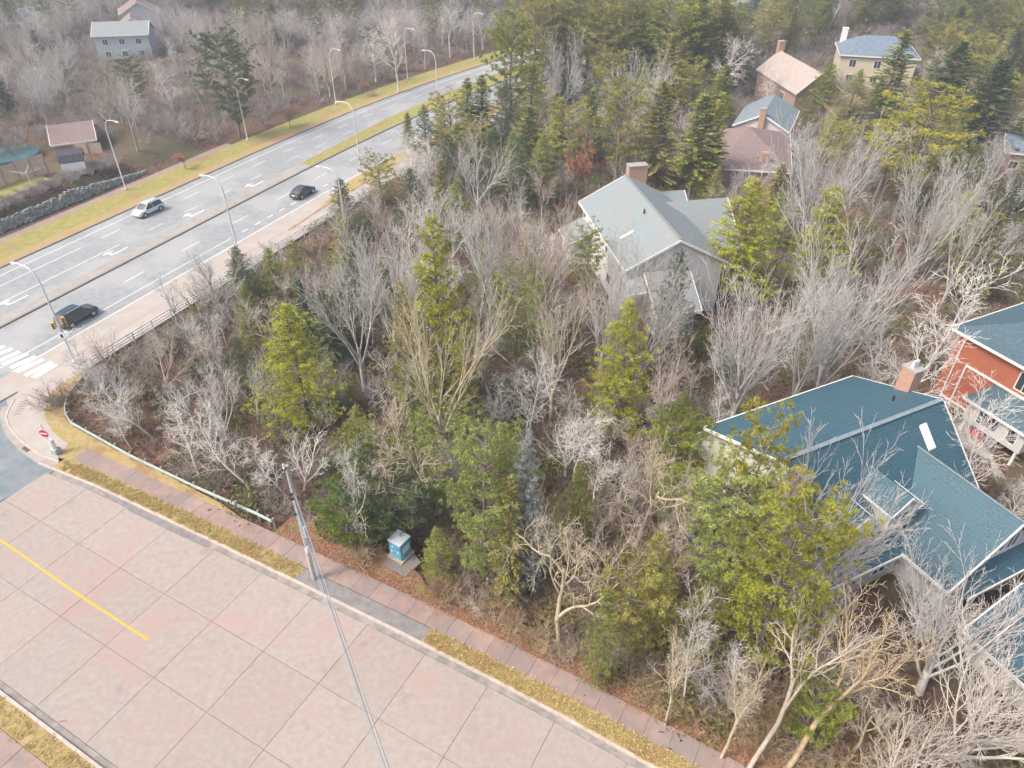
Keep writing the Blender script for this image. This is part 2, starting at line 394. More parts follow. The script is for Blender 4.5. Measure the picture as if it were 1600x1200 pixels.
# bicycle symbol in the bike lane
mb = MB(); p = GP(112, 517); bs, bo = hw_of(p.x, p.y)
def ringp(cs, co, r):
    n = 14
    for i in range(n):
        a0, a1 = 2*math.pi*i/n, 2*math.pi*(i+1)/n
        mb.poly([HW(bs+cs+math.cos(a)*rr, bo+co+math.sin(a)*rr*.8, .011) for a, rr in ((a0, r), (a1, r), (a1, r-.13), (a0, r-.13))], .004)
ringp(-1.1, -.1, .5); ringp(.9, -.1, .5)
for a, b in (((-1.1,-.1),(-.2,.5)), ((-.2,.5),(.7,.4)), ((-.3,-.2),(.6,.4)), ((-.3,-.2),(-.5,.5)), ((.9,-.1),(.6,.6))):
    pa, pb = HW(bs+a[0], bo+a[1]), HW(bs+b[0], bo+b[1]); d = (pb-pa).normalized(); n_ = Vector((-d.y, d.x, 0))*.06
    mb.poly([Vector((*(q_[:2]), .011)) for q_ in (pa+n_, pb+n_, pb-n_, pa-n_)], .004)
mb.build('bicycle_symbol', M['white'], hwy)
# zebra crossing
for a, b in (((-14,550),(7,540.5)), ((-10,557),(19,544.5)), ((-4,565),(31,549.5)), ((4,570),(43,552.5)), ((16,575),(56,557)), ((26,581),(68,561)), ((39,587),(81,566)), ((52,590),(87,569.5))):
    pa, pb = GP(*a), GP(*b); d = (pb-pa).normalized(); n_ = Vector((-d.y, d.x, 0))*.34
    sheet('zebra_stripe', [pa+n_, pb+n_, pb-n_, pa-n_], .013, M['white'], hwy, th=.006)

# concrete street: base, slabs, kerbs, strips
street = sribbon('street', 5.6, lambda s: kerb_n(s)+.05, -54.9, 45, -.03, M['joint'], kind='structure', th=.2)
PITCHS = 4.67; S0 = -36.78
rows = [(6.62, 11.4), (11.4, 16.1), (16.1, None)]
for k in range(-4, 16):
    a, b = S0+k*PITCHS, S0+(k+1)*PITCHS
    for r0, r1 in rows:
        if k == -4 and r1 is not None and r0 < 10: pass
        g = .014; jn = rng.uniform(-.004, .004)
        n0a = r0+g; q = [SP(a+g, n0a, jn), SP(b-g, n0a, jn)]
        if r1: q += [SP(b-g, r1-g, jn), SP(a+g, r1-g, jn)]
        else: q += [SP(b-g, kerb_n(b)-.42, jn), SP(a+g, kerb_n(a)-.42, jn)]
        c = sum(q, Vector())/4
        if not (-150 < px_of(c)[0] < 1750 and px_of(c)[1] < 1400): continue
        MB().poly(q, .15).build('slab', M['slab'], street)
sribbon('gutter', lambda s: kerb_n(s)-.40, lambda s: kerb_n(s), -55, 45, -.005, M['gutter'], street, th=.1)
sribbon('kerb', lambda s: kerb_n(s)+.002, lambda s: kerb_n(s)+.20, -57, 45, .13, M['kerb'], street, th=.4)
sribbon('gutter', 6.2, 6.6, -55, 45, -.005, M['gutter'], street, th=.1)
sribbon('kerb', 6.0, 6.2, -55, 45, .13, M['kerb'], street, th=.4)
sribbon('near_verge', 4.75, 6.0, -55, 45, .11, M['grass'], street)
for k in range(-1, 12):
    s = -50+k*3.0
    sribbon('near_panel', 2.0, 4.72, s+.02, s+2.98, .12, M['panel'], street, step=5)
sribbon('near_walk_base', 1.0, 4.75, -60, 45, .08, M['joint'], street)
# yellow centre line (slightly wavering as painted)
mb = MB(); pts = [GP(x, y) for x, y in ((-40, 814), (0, 843), (40, 871), (85, 903), (130, 934), (175, 963), (232, 1000))]
for a, b in zip(pts, pts[1:]):
    n_ = Vector((SN.x, SN.y, 0))*.085
    mb.poly([Vector((*(q_[:2]), .010)) for q_ in (a+n_, b+n_, b-n_, a-n_)], .005)
mb.build('centre_line', M['yellow'], street)
sheet('repair_patch', [GP(*p) for p in ((142,756),(152,751),(178,764),(292,829),(330,852),(322,856),(262,828),(205,800),(168,776))], .012, M['patch'], street, th=.008)
rc = random.Random(12)
for x0, y0, a0, n_ in ((92,1128,15,2),):
    p = GP(x0, y0); a = R(a0); mb = MB()
    for i in range(n_):
        a += rc.uniform(-.6, .6); q = p+Vector((math.cos(a), math.sin(a), 0))*rc.uniform(.18, .4); wv = Vector((-math.sin(a), math.cos(a), 0))*rc.uniform(.012, .03)
        mb.poly([Vector((*(t_[:2]), .014)) for t_ in (p+wv, q+wv, q-wv, p-wv)], .008); p = q
    mb.build('crack', M['joint'], street)
# grass strip with asphalt drive patch, and the sidewalk panels
kn = lambda d: (lambda s: kerb_n(s)+d)
drive0, drive1 = -29.6, -18.8
sribbon('grass_strip', kn(.202), 22.5, -55.5, drive0, .12, M['grass'], street, step=2)
sribbon('grass_strip', kn(.202), kn(1.35), drive1, 45, .12, M['grass'], street, step=2)
sribbon('drive_patch', kn(.202), kn(1.30), drive0, drive1, .125, M['patch'], street)
wk0 = lambda s: max(kerb_n(s)+1.33, 0) if s > -50 else kerb_n(s)+1.33+(-50-s)*.05
sidewalk = sribbon('sidewalk', wk0, lambda s: wk0(s)+1.52, -55.3, 45, .10, M['joint'], kind='structure', step=2)
s = -55.0
while s < 40:
    f = lambda q_: wk0(q_)+.02
    sribbon('panel', f, lambda q_: wk0(q_)+1.5, s+.012, s+1.55-.012, .125+rng.uniform(-.003, .003), M['panel'], sidewalk, th=.06, step=2)
    s += 1.55
# litter verge behind the sidewalk
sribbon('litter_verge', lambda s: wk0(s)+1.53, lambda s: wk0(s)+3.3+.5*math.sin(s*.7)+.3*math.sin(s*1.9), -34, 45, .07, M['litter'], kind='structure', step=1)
# corner: side street asphalt, concrete corner, grass crescent
sheet('side_street', [GP(84,736), GP(-40,806), GP(-260,700), GP(-200,560), GP(-60,632), GP(4,598), GP(12,634), GP(3,655), GP(20,690), GP(60,722)], -.008, M['asphalt_old'], kind='structure')
corner_out = [(92,722),(64,712),(44,698),(26,682),(14,667),(9,652),(13,640),(22,624),(30,612),(50,598)]
corner_in = [(128,584),(112,592),(96,602),(83,616),(74,632),(71,648),(74,662),(84,677),(97,688),(108,694),(92,716)]
gut = [(86,730),(55,722),(28,702),(10,682),(2,664),(-2,650),(3,636),(12,634)]
sheet('corner_gutter', [GP(*p) for p in gut]+[GP(*p) for p in ((22,624),(9,652),(26,682),(64,712),(92,722))], .002, M['median'], kind='structure')
hwcorner = [HW(-22, -12.07), HW(-36, -12.07)]
sheet('corner_base', [GP(*p) for p in ((-60,640),(-60,590),(30,570),(75,575),(60,650),(80,715),(40,690))], -.012, M['pale'], kind='structure')
sheet('corner_pavement', [GP(*p) for p in corner_out[:-1]]+[HW(-27, -12.07), HW(-21, -12.07), HW(-20.5, -14.9)]+[GP(*p) for p in corner_in], .123, M['pale'], kind='structure')
mb = MB(); cpts = [GP(*p, .13) for p in corner_out[:8]]
for a, b in zip(cpts, cpts[1:]): mb.bar(a-Vector((0,0,.1)), b-Vector((0,0,.1)), .18, .26)
mb.build('corner_kerb', M['kerb'], kind='structure')
sheet('corner_grass', [GP(*p) for p in corner_in]+[GP(*p) for p in ((150,722),(240,765),(340,815),(400,828),(350,790),(250,738),(170,698),(116,668),(104,655),(102,638),(106,617),(122,598),(140,580))], .11, M['grass'], kind='structure')
mb = MB()
for i in range(6):
    a = GP(21+i*2.0, 648-i*4.0, .135); mb.bar(a, a+Vector((.62, .25, 0)), .09, .012)
mb.build('tactile_strip', M['kerbdark'], kind='structure')
# drain grate at the corner
g = empty('drain_grate', GP(42, 701, .0), R(-35), label='dark iron drain grate in the gutter of the corner kerb', cat='drain')
MB().box(-.45,.45,-.25,.25,0,.02).build('frame', M['blackplastic'], g)
mb = MB()
for i in range(6): mb.box(-.38+i*.14, -.32+i*.14, -.22, .22, .02, .045)
mb.build('grille', M['kerbdark'], g)
# driveway/patio by the red house, lawns
sheet('patio', [GP(x, y, -2.35) for x, y in ((1475,655),(1500,640),(1600,800),(1600,950),(1545,720),(1510,705))], -2.05, M['median'], kind='structure')
sheet('shrub_bed', [GP(x, y, -2.35) for x, y in ((1530,748),(1600,812),(1600,880),(1555,830),(1500,760))], -2.0, M['floor'], kind='structure')
sheet('yard_lawn', [HW(s_, o_) for s_, o_ in ((-75,30),(-40,27.5),(-5,27.2),(12,27.5),(12,34),(4,37.5),(-20,37.5),(-75,37.5))], 2.28, M['lawn'], kind='structure')

# ------------------------------------------------------------------ houses
class House:
    def __init__(s, name, label, o, ang, cat='house'):
        s.a = ang; s.e = empty(name, (o[0], o[1], 0), R(ang), label=label, cat=cat)
    def L(s, u, v, z): return Vector((u, -v, z))
    def box(s, name, u0, u1, v0, v1, z0, z1, m, par=None, **k):
        return MB().box(u0, u1, -v1, -v0, z0, z1).build(name, m, par or s.e, **k)
    def profv(s, name, prof, u0, u1, m, **k):      # profile in (v,z), swept along u
        return s.fix(MB().prism([s.L(u0, v, z) for v, z in prof], (u1-u0, 0, 0)).build(name, m, s.e, **k))
    def profu(s, name, prof, v0, v1, m, **k):      # profile in (u,z), swept along v
        return s.fix(MB().prism([s.L(u, v0, z) for u, z in prof], (0, -(v1-v0), 0)).build(name, m, s.e, **k))
    def fix(s, o): bm_fix(o.data); return o
    def roof(s, pts, m, th=.16, name='roof', trim=None):
        o = s.fix(MB().poly([s.L(*p) for p in pts], th).build(name, m, s.e))
        if trim:
            for i, j in trim:
                a, b = s.L(*pts[i]), s.L(*pts[j]); dz = Vector((0, 0, -.13))
                c = sum((s.L(*p) for p in pts), Vector())/len(pts); mid = (a+b)/2; d = (b-a).normalized()
                out = mid-c; out = out-d*out.dot(d); out.z = 0; out.normalize()
                MB().bar(a+dz+out*.07, b+dz+out*.07, .10, .24).build('fascia', M['trim'], o)
        return o
    def win(s, ax, k, a, z, wd, h, out=1, mull=1, par=None, fm='trim'):
        """window in the wall plane u=k (ax 'u') or v=k (ax 'v'), centre a, sill z"""
        def bx(mb, a0, a1, z0, z1, d0, d1):
            if ax == 'u': lo, hi = sorted((k+out*d0, k+out*d1)); mb.box(lo, hi, -a1, -a0, z0, z1)
            else: lo, hi = sorted((k+out*d0, k+out*d1)); mb.box(a0, a1, -hi, -lo, z0, z1)
        f = MB(); t = .09
        bx(f, a-wd/2-t, a+wd/2+t, z-t, z, -.05, .07); bx(f, a-wd/2-t, a+wd/2+t, z+h, z+h+t, -.05, .07)
        bx(f, a-wd/2-t, a-wd/2, z, z+h, -.05, .07); bx(f, a+wd/2, a+wd/2+t, z, z+h, -.05, .07)
        for i in range(mull):
            c = a-wd/2+wd*(i+1)/(mull+1); bx(f, c-.03, c+.03, z, z+h, -.04, .06)
        fo = f.build('window', M[fm], par or s.e)
        g = MB(); bx(g, a-wd/2, a+wd/2, z, z+h, -.06, .02); g.build('pane', M['glass'], fo)
    def chimney(s, u0, u1, v0, v1, z0, z1, m='brickchim', pots=1, par=None):
        c = s.box('chimney', u0, u1, v0, v1, z0, z1, M[m], par)
        s.box('cap', u0-.07, u1+.07, v0-.07, v1+.07, z1, z1+.15, M['median'] if m != 'trim' else M['trim'], c)
        for i in range(pots):
            uu = u0+(u1-u0)*(i+1)/(pots+1); vv = (v0+v1)/2
            MB().tube([s.L(uu, vv, z1+.15), s.L(uu, vv, z1+.75)], [.16, .13], 8).build('flue', M['galv'], c)
        return c

# blue-roofed house
H = House('blue_roofed_house', 'large house with teal blue shingle roof, dormers and cream gable end', (15.26, 43.39), 25.6)
H.profv('wall', [(.45,-2.5),(.45,5.35),(7.6,7.98),(13.55,2.25),(13.55,-2.5)], .35, 15.2, M['sidecream'])
H.profu('wing_wall', [(7.6,-2.5),(7.6,2.55),(11.6,6.2),(15.6,2.55),(15.6,-2.5)], 9.6, 17.35, M['sidewhite'])
H.roof([(-.15,-.1,5.56),(15.6,-.1,5.56),(15.6,7.61,8.4),(-.15,7.61,8.4)], M['roofblue'], trim=[(0,1),(1,2),(3,0)])
H.roof([(-.15,7.62,8.4),(15.6,7.62,8.4),(15.6,14.05,2.22),(13.9,14.05,2.22),(-.15,14.05,2.22)], M['roofblue'], trim=[(1,2),(3,4),(4,0)])
# wing roof: ridge u=11.6 z=6.62
H.roof([(11.6,9.4,6.62),(11.6,17.7,6.62),(6.7,17.7,2.3),(6.7,14.02,2.3)], M['roofblue'], trim=[(1,2),(2,3)])
H.roof([(11.6,9.4,6.62),(16.5,14.02,2.3),(16.5,17.7,2.3),(11.6,17.7,6.62)], M['roofblue'], trim=[(2,3),(1,2)])
H.roof([(7.4,17.36,3.05),(15.8,17.36,3.05),(15.8,18.6,2.3),(7.4,18.6,2.3)], M['roofblue'], trim=[(2,3)])
H.win('v', 17.36, 11.2, 3.5, 1.0, 1.4); H.win('v', 17.36, 12.5, 3.5, 1.0, 1.4)
MB().bar(H.L(-.1,7.6,8.44), H.L(15.5,7.6,8.44), .34, .05).build('ridge_cap', M['roofteal'], H.e)
MB().bar(H.L(11.6,9.4,6.68), H.L(11.6,17.7,6.68), .2, .04).build('ridge_cap', M['roofteal'], H.e)
def dormer(u):
    w_ = 1.2
    d = MB().prism([H.L(u-w_,12.8,3.1), H.L(u+w_,12.8,3.1), H.L(u+w_,12.8,5.55), H.L(u,12.8,6.5), H.L(u-w_,12.8,5.55)], (0, 3.6, 0)).build('dormer', M['sidecream'], H.e); bm_fix(d.data)
    for sg in (-1, 1):
        p = [H.L(u,9.3,6.76), H.L(u,13.05,6.76), H.L(u+sg*1.5,13.05,5.56), H.L(u+sg*1.5,10.5,5.56)]
        o = MB().poly(p, .12).build('dormer_roof', M['roofblue'], d); bm_fix(o.data)
    mb = MB()
    for sg in (-1, 1):
        mb.bar(H.L(u,13.1,6.66), H.L(u+sg*1.5,13.1,5.46), .07, .2); mb.bar(H.L(u+sg*1.53,13.1,5.48), H.L(u+sg*1.53,10.6,5.48), .07, .18)
    for sg in (-1, 1): mb.bar(H.L(u+sg*w_,12.84,3.3), H.L(u+sg*w_,12.84,5.5), .12, .14, (0,1,0))
    mb.build('dormer_trim', M['trim'], d)
    H.win('v', 12.8, u, 4.0, 1.3, 1.1, par=d)
dormer(6.85); dormer(2.7)
sk = H.fix(MB().poly([H.L(12.42,8.5,7.72), H.L(13.1,8.5,7.72), H.L(13.1,9.9,6.38), H.L(12.42,9.9,6.38)], .2).build('skylight', M['trim'], H.e))
H.fix(MB().poly([H.L(12.5,8.58,7.67), H.L(13.02,8.58,7.67), H.L(13.02,9.82,6.47), H.L(12.5,9.82,6.47)], .02).build('pane', M['skyl'], sk))
H.chimney(-.65, .1, 8.9, 10.2, -2.5, 8.9, pots=1)
H.chimney(15.25, 16.3, 3.9, 5.1, -2.5, 9.25, pots=2)
MB().tube([H.L(13.2,5.4,7.4), H.L(13.2,5.4,8.0)], .09, 8).build('vent_pipe', M['blackplastic'], H.e)
mb = MB(); mb.bar(H.L(.30,.42,-2), H.L(.30,.42,5.2), .12, .12, (0,1,0)); mb.bar(H.L(.30,.42,5.2), H.L(.1,0,5.45), .12, .12); mb.build('downspout', M['trim'], H.e)
bl = H.box('balcony', .2, 4.2, -1.6, .44, 2.2, 2.42, M['trim'])
mb = MB(); Lr = [(.2,.4),(.2,-1.6),(4.2,-1.6),(4.2,.4)]
for (a0,b0),(a1,b1) in zip(Lr, Lr[1:]):
    mb.bar(H.L(a0,b0,3.42), H.L(a1,b1,3.42), .09, .07); mb.bar(H.L(a0,b0,2.55), H.L(a1,b1,2.55), .06, .05)
    n = int(max(abs(a1-a0), abs(b1-b0))/.22)
    for i in range(n+1):
        t = i/n; mb.bar(H.L(a0+(a1-a0)*t, b0+(b1-b0)*t, 2.45), H.L(a0+(a1-a0)*t, b0+(b1-b0)*t, 3.4), .05, .05, (0,1,0))
mb.build('railing', M['trim'], bl)
for a in (.3, 4.1): H.box('balcony_post', a-.08, a+.08, -1.55, -1.4, -2.2, 2.2, M['trim'], bl)
H.win('u', .35, 5.4, 2.6, 1.0, 1.3, -1); H.win('v', 13.55, 3.0, .2, 1.4, 1.2); H.win('v', 13.55, 5.6, .2, 1.2, 1.2)
HB = H
G2 = House('blue_roofed_garage', 'low garage with blue shingle roof at the lower right edge', (15.26, 43.39), 25.6, 'garage')
G2.profu('wall', [(5.6,-2),(5.6,2.4),(9.2,4.3),(12.8,2.4),(12.8,-2)], 20.7, 26.2, M['sidecream'])
G2.roof([(5.0,20.2,2.35),(9.2,20.2,4.6),(9.2,26.7,4.6),(5.0,26.7,2.35)], M['roofblue'], trim=[(3,0),(0,1)])
G2.roof([(13.4,20.2,2.35),(9.2,20.2,4.6),(9.2,26.7,4.6),(13.4,26.7,2.35)], M['roofblue'], trim=[(3,0),(0,1)])
G2.win('u', 5.6, 22.4, .6, 1.1, .9, -1)

# red brick house
H = House('red_brick_house', 'red brick house with dark teal hip roof and white bay window at the right edge', (41.1, 57.4), 25.6)
H.box('wall', .5, 14.5, .45, 12, -1.1, 5.75, M['brickred'])
H.box('lower_wall', .55, 14.4, .5, 11.9, -3.2, -1.1, M['sidetan'])
H.roof([(0,0,6),(0,12.6,6),(5.2,6.3,8.9)], M['roofdark'], trim=[(0,1)])
H.roof([(0,0,6),(5.2,6.3,8.9),(10.5,6.3,8.9),(15,0,6)], M['roofdark'], trim=[(3,0)])
H.roof([(0,12.6,6),(5.2,6.3,8.9),(10.5,6.3,8.9),(15,12.6,6)], M['roofdark'], trim=[(3,0)])
H.roof([(15,0,6),(10.5,6.3,8.9),(15,12.6,6)], M['roofdark'])
mb = MB()
mb.box(.38,.5,-12,-1.3,-1.2,-1.05); mb.box(.36,.5,-2.52,-2.38,-2.6,3.05); mb.box(.36,.5,-9.0,-2.38,2.92,3.1)
mb.build('trim_band', M['trim'], H.e)
mb = MB(); mb.bar(H.L(.44,1.35,-2.8), H.L(.44,1.35,5.5), .11, .11, (0,1,0)); mb.bar(H.L(.44,1.35,5.5), H.L(.1,1.3,5.85), .11, .11); mb.build('downspout', M['trim'], H.e)
H.win('u', .5, 7.6, 3.5, 1.2, 1.7, -1)
bay = H.box('bay', -1.5, .5, 5.0, 10.6, -.75, 1.5, M['sidewhite'])
H.fix(MB().poly([H.L(-1.9,4.6,1.62), H.L(.5,5.4,2.75), H.L(.5,10.4,2.75), H.L(-1.9,11.0,1.62)], .12).build('bay_roof', M['roofdark'], bay))
MB().bar(H.L(-1.95,4.5,1.5), H.L(-1.95,11.1,1.5), .1, .22).build('bay_fascia', M['trim'], bay)
H.win('u', -1.5, 7.2, -.2, 1.9, 1.35, -1, 1, bay); H.win('u', -1.5, 9.5, -.2, .8, 1.35, -1, 0, bay); H.win('v', 5.0, -.5, -.2, 1.1, 1.35, -1, 0, bay)
for v_ in (5.3, 10.3): H.box('bay_post', -1.4, -1.2, v_-.1, v_+.1, -3, -.75, M['trim'], bay)
H.box('red_door', -1.05, -.95, 6.0, 7.1, -2.3, -.95, M['red'])

# grey house in the middle of the wood
H = House('grey_roofed_house', 'white two storey house with pale grey shingle roof amid the trees', (8.5, 87.2), 10.6)
H.profu('wall', [(.45,-1),(.45,5.75),(5.8,8.55),(11.2,5.75),(11.2,-1)], .4, 18.5, M['sidewhite'])
H.roof([(0,0,6),(5.8,0,9.02),(5.8,18.9,9.02),(0,18.9,6)], M['roofgrey'], trim=[(0,1),(2,3),(3,0)])
H.roof([(11.6,0,6),(5.8,0,9.02),(5.8,18.9,9.02),(11.6,18.9,6)], M['roofgrey'], trim=[(0,1),(2,3)])
MB().bar(H.L(5.8,0,9.08), H.L(5.8,18.9,9.08), .28, .05).build('ridge_cap', M['roofgrey'], H.e)
H.profv('wing_wall', [(1.3,-1),(1.3,4.3),(4.75,6.7),(10.2,3.2),(10.2,-1)], 11, 17.2, M['sidewhite'])
H.roof([(9.3,4.75,7.1),(17.6,4.75,7.1),(17.6,10.7,3.2),(11.62,10.7,3.2)], M['roofgrey'], trim=[(1,2),(2,3)])
H.roof([(9.3,4.75,7.1),(17.6,4.75,7.1),(17.6,.9,4.4),(11.62,.9,4.4)], M['roofgrey'], trim=[(1,2)])
H.profv('rear_wall', [(-3.4,-1),(-3.4,4.4),(-1.1,5.7),(.9,4.4),(.9,-1)], 8, 14.1, M['sidewhite'])
H.roof([(9,-1.1,6.05),(14.4,-1.1,6.05),(14.4,.85,4.75),(9,.85,4.75)], M['roofgrey'], trim=[(1,2)])
H.roof([(9,-1.1,6.05),(14.4,-1.1,6.05),(14.4,-3.8,4.3),(9,-3.8,4.3)], M['roofgrey'], trim=[(1,2)])
H.profv('garage_wall', [(18.5,-1),(18.5,5.2),(22.9,2.9),(22.9,-1)], 2.6, 6.8, M['sidewhite'])
H.roof([(2.2,18.93,5.6),(7.2,18.93,5.6),(7.2,23.4,3.0),(2.2,23.4,3.0)], M['roofgrey'], trim=[(1,2),(2,3),(3,0)])
H.roof([(-.9,18.95,4.5),(1.9,18.95,5.2),(1.9,21,4.4),(-.9,21,4.2)], M['roofgrey'], trim=[(2,3),(3,0)], name='porch_roof')
H.roof([(-2.6,.6,2.8),(.46,.6,4.2),(.46,5.2,4.2),(-2.6,5.2,2.8)], M['roofgrey'], trim=[(0,3),(2,3)], name='porch_roof')
H.box('porch', -2.2, .45, 1.0, 4.8, -1, 2.9, M['sidewhite'])
sk = H.fix(MB().poly([H.L(1.3,12.7,6.86), H.L(2.75,12.7,7.6), H.L(2.75,13.1,7.6), H.L(1.3,13.1,6.86)], .15).build('skylight', M['trim'], H.e))
H.fix(MB().poly([H.L(1.36,12.76,6.91), H.L(2.69,12.76,7.59), H.L(2.69,13.04,7.59), H.L(1.36,13.04,6.91)], .02).build('pane', M['skyl'], sk))
H.chimney(6.3, 8.7, -1.3, -.1, -1, 9.9, pots=0)
MB().tube([H.L(4.7,10.5,8.3), H.L(4.7,10.5,9.0)], .1, 8).build('vent_pipe', M['blackplastic'], H.e)
for v_ in (1.2, 6.5, 11, 15.8): H.win('u', .45, v_, 4.2, .7, 1.0, -1, 0)
for v_ in (8, 12.5, 16): H.win('u', .45, v_, 1.0, 1.2, 1.2, -1, 1)

# brown hip roofed house
H = House('brown_roofed_house', 'low house with mauve brown hip roof in front of the teal roofed house', (0, 0), 0)
def W(x, y, z): return (x, -y, z)
Pk, N1, N2, N3, N0 = (37.6,116.5,6.4), (40.7,102.8,4), (45.9,120.6,4), (32,122,4), (30.2,104.6,4)
mb = MB(); mb.poly([Vector((p[0]*.97+37.6*.03, p[1]*.97+112*.03, 3.85)) for p in (N0, N1, N2, N3)], 4.5); mb.build('wall', M['sidepink'], H.e)
for a, b, t in ((N0, N1, 1), (N1, N2, 1), (N2, N3, 0), (N3, N0, 0)): H.roof([W(*a), W(*b), W(*Pk)], M['roofbrown'], trim=[(0,1)] if t else None)
MB().box(36.8,37.9,105.3,106.4,3.2,5.9).build('chimney', M['brickchim'], H.e)
# teal roofed house
H = House('teal_roofed_house', 'house with pale teal gable roof and white gable end behind the brown roof', (37.5, 125.2), -24.4)
H.profu('wall', [(.4,-.5),(.4,3.9),(4.7,6.05),(9.0,3.9),(9.0,-.5)], -13, -.3, M['sidewhite'])
H.roof([(0,0,4.0),(4.7,0,6.35),(4.7,-13.4,6.35),(0,-13.4,4.0)], M['roofteal'], trim=[(0,1)])
H.roof([(9.4,0,4.0),(4.7,0,6.35),(4.7,-13.4,6.35),(9.4,-13.4,4.0)], M['roofteal'], trim=[(0,1),(3,0)])
H.chimney(4.2, 5.1, -.3, .5, -.5, 7.2, pots=0)
# tan house
H = House('tan_roofed_house', 'brown walled house with steep pale tan roof, chimney at the far end of its ridge', (50.7, 158.3), 6.6)
H.profu('wall', [(.4,-1),(.4,4.9),(4.3,8.2),(9.4,4.9),(9.4,-1)], -.5, 17.6, M['sidepink'])
H.roof([(0,-1,5.0),(4.3,-1,8.6),(4.3,18,8.6),(0,18,5.0)], M['rooftan'], trim=[(2,3)])
H.roof([(9.8,-1,5.0),(4.3,-1,8.6),(4.3,18,8.6),(9.8,18,5.0)], M['rooftan'], trim=[(2,3)])
H.chimney(3.8, 5.0, -1.6, -.4, 3, 10.2, pots=0)
H.win('u', .4, 5.5, 2.6, 1.8, 1.2, -1, 2); H.win('u', .4, 12, 2.6, 1.8, 1.2, -1, 2)
H.box('lower_wing_wall', 5, 12, 17.4, 24, -1, 3.1, M['sidepink'])
H.roof([(4.4,17.4,4.6),(12.6,17.4,4.6),(12.6,24.5,3.2),(4.4,24.5,3.2)], M['roofred'], trim=[(2,3)], name='lower_roof')
# cream two storey house
H = House('cream_house', 'two storey pale yellow house with slate blue hip roof, far right beyond the tall spruces', (70.9, 167.9), -15.7)
H.box('wall', .5, 15.6, -12.5, -.4, -2, 5.9, M['sideyellow'])
for pts, t in (([(0,0,6),(16.1,0,6),(11,-6.3,9.0),(5,-6.3,9.0)], [(0,1)]), ([(0,0,6),(0,-13,6),(5,-6.3,9.0)], [(0,1)]), ([(16.1,0,6),(16.1,-13,6),(11,-6.3,9.0)], [(0,1)]), ([(0,-13,6),(16.1,-13,6),(11,-6.3,9.0),(5,-6.3,9.0)], None)):
    H.roof(pts, M['roofslate'], trim=t)
H.chimney(.6, 1.8, -11.5, -10.4, 3, 9.3, m='trim', pots=0)
for a in (3, 8, 13): H.win('v', -.4, a, 3.6, 1.3, 1.4); H.win('v', -.4, a, .6, 1.3, 1.4)
# houses across the highway, top left
def simple_house(name, label, px_, py_, ang, wd, dp, ze, zr, wm, rm, z0=0.0, nwin=3):
    p = GP(px_, py_, z0); h = House(name, label, (p.x, p.y), ang)
    h.profv('wall', [(.3, -2), (.3, ze-.1), (dp/2, zr-.4), (dp-.3, ze-.1), (dp-.3, -2)], .3, wd-.3, M[wm])
    h.roof([(0,0,ze),(wd,0,ze),(wd,dp/2,zr),(0,dp/2,zr)], M[rm], trim=[(1,2),(3,0),(0,1)])
    h.roof([(0,dp,ze),(wd,dp,ze),(wd,dp/2,zr),(0,dp/2,zr)], M[rm], trim=[(1,2),(3,0),(0,1)])
    for i in range(nwin):
        h.win('v', dp-.3, wd*(i+.7)/(nwin+.4), .8, 1.2, 1.2); 
        if ze > 4.5: h.win('v', dp-.3, wd*(i+.7)/(nwin+.4), 3.5, 1.2, 1.2)
    h.win('u', .3, dp/2, max(.9, ze-2.0), 1.2, 1.1, -1); h.win('u', .3, dp*.25, .8, 1.1, 1.1, -1)
    return h
simple_house('blue_house', 'pale blue two storey house among bare trees at the upper left', 168, 84, 10, 13, 8, 5.6, 8.0, 'sideblue', 'roofgrey')
simple_house('white_gabled_house', 'white house with a wide front gable, highest of the houses at the upper left', 258-2, 66-17, -65, 9, 10, 6.4, 9.0, 'sidewhite', 'roofbrown')
simple_house('white_gabled_house', 'white gabled house right behind the pale blue one at the upper left', 243-2, 88-14, -65, 7, 7, 6.2, 8.4, 'sidewhite', 'roofbrown')
simple_house('brown_sided_house', 'brown house partly behind bare trees above the garden shed on the left', 90, 226, 25, 6.6, 8, 3.8, 5.8, 'sidepink', 'roofbrown', 1.5, 2)
simple_house('pale_house', 'pale house in the top left corner behind bare trees', 10, 60, 40, 12, 10, 5.0, 7.5, 'sidewhite', 'roofgrey')
simple_house('grey_bungalow', 'small dark grey roofed house far right, below the tall dark pines', 1545, 245, -20, 9, 8, 3.4, 5.4, 'sidepink', 'roofslate')

# garden shed
sx = GP(100, 270, 2.05)
H = House('garden_shed', 'white garden shed with dark gambrel roof on the lawn across the highway', (GP(100,274,2.25).x-1.3, GP(100,274,2.25).y+2.7), 26, 'shed')
prof = [(0,2.05),(0,3.9),(.5,4.9),(1.5,5.5),(2.5,4.9),(3.0,3.9),(3.0,2.05)]
H.profv('wall', prof, 0, 3.2, M['trim'])
for (a, za), (b, zb) in zip(prof[1:-1], prof[2:-1]):
    H.roof([(-.15,a,za+.08),(3.4,a,za+.08),(3.4,b,zb+.08),(-.15,b,zb+.08)], M['roofchar'], th=.08)
H.box('door', -.06, 0, .9, 2.1, 2.1, 4.0, M['fence'])
mb = MB(); mb.box(-.1,-.02,-.9,-.8,2.1,4.1); mb.box(-.1,-.02,-2.2,-2.1,2.1,4.1); mb.box(-.1,-.02,-2.2,-.8,4.0,4.12); mb.build('door_trim', M['trim'], H.e)
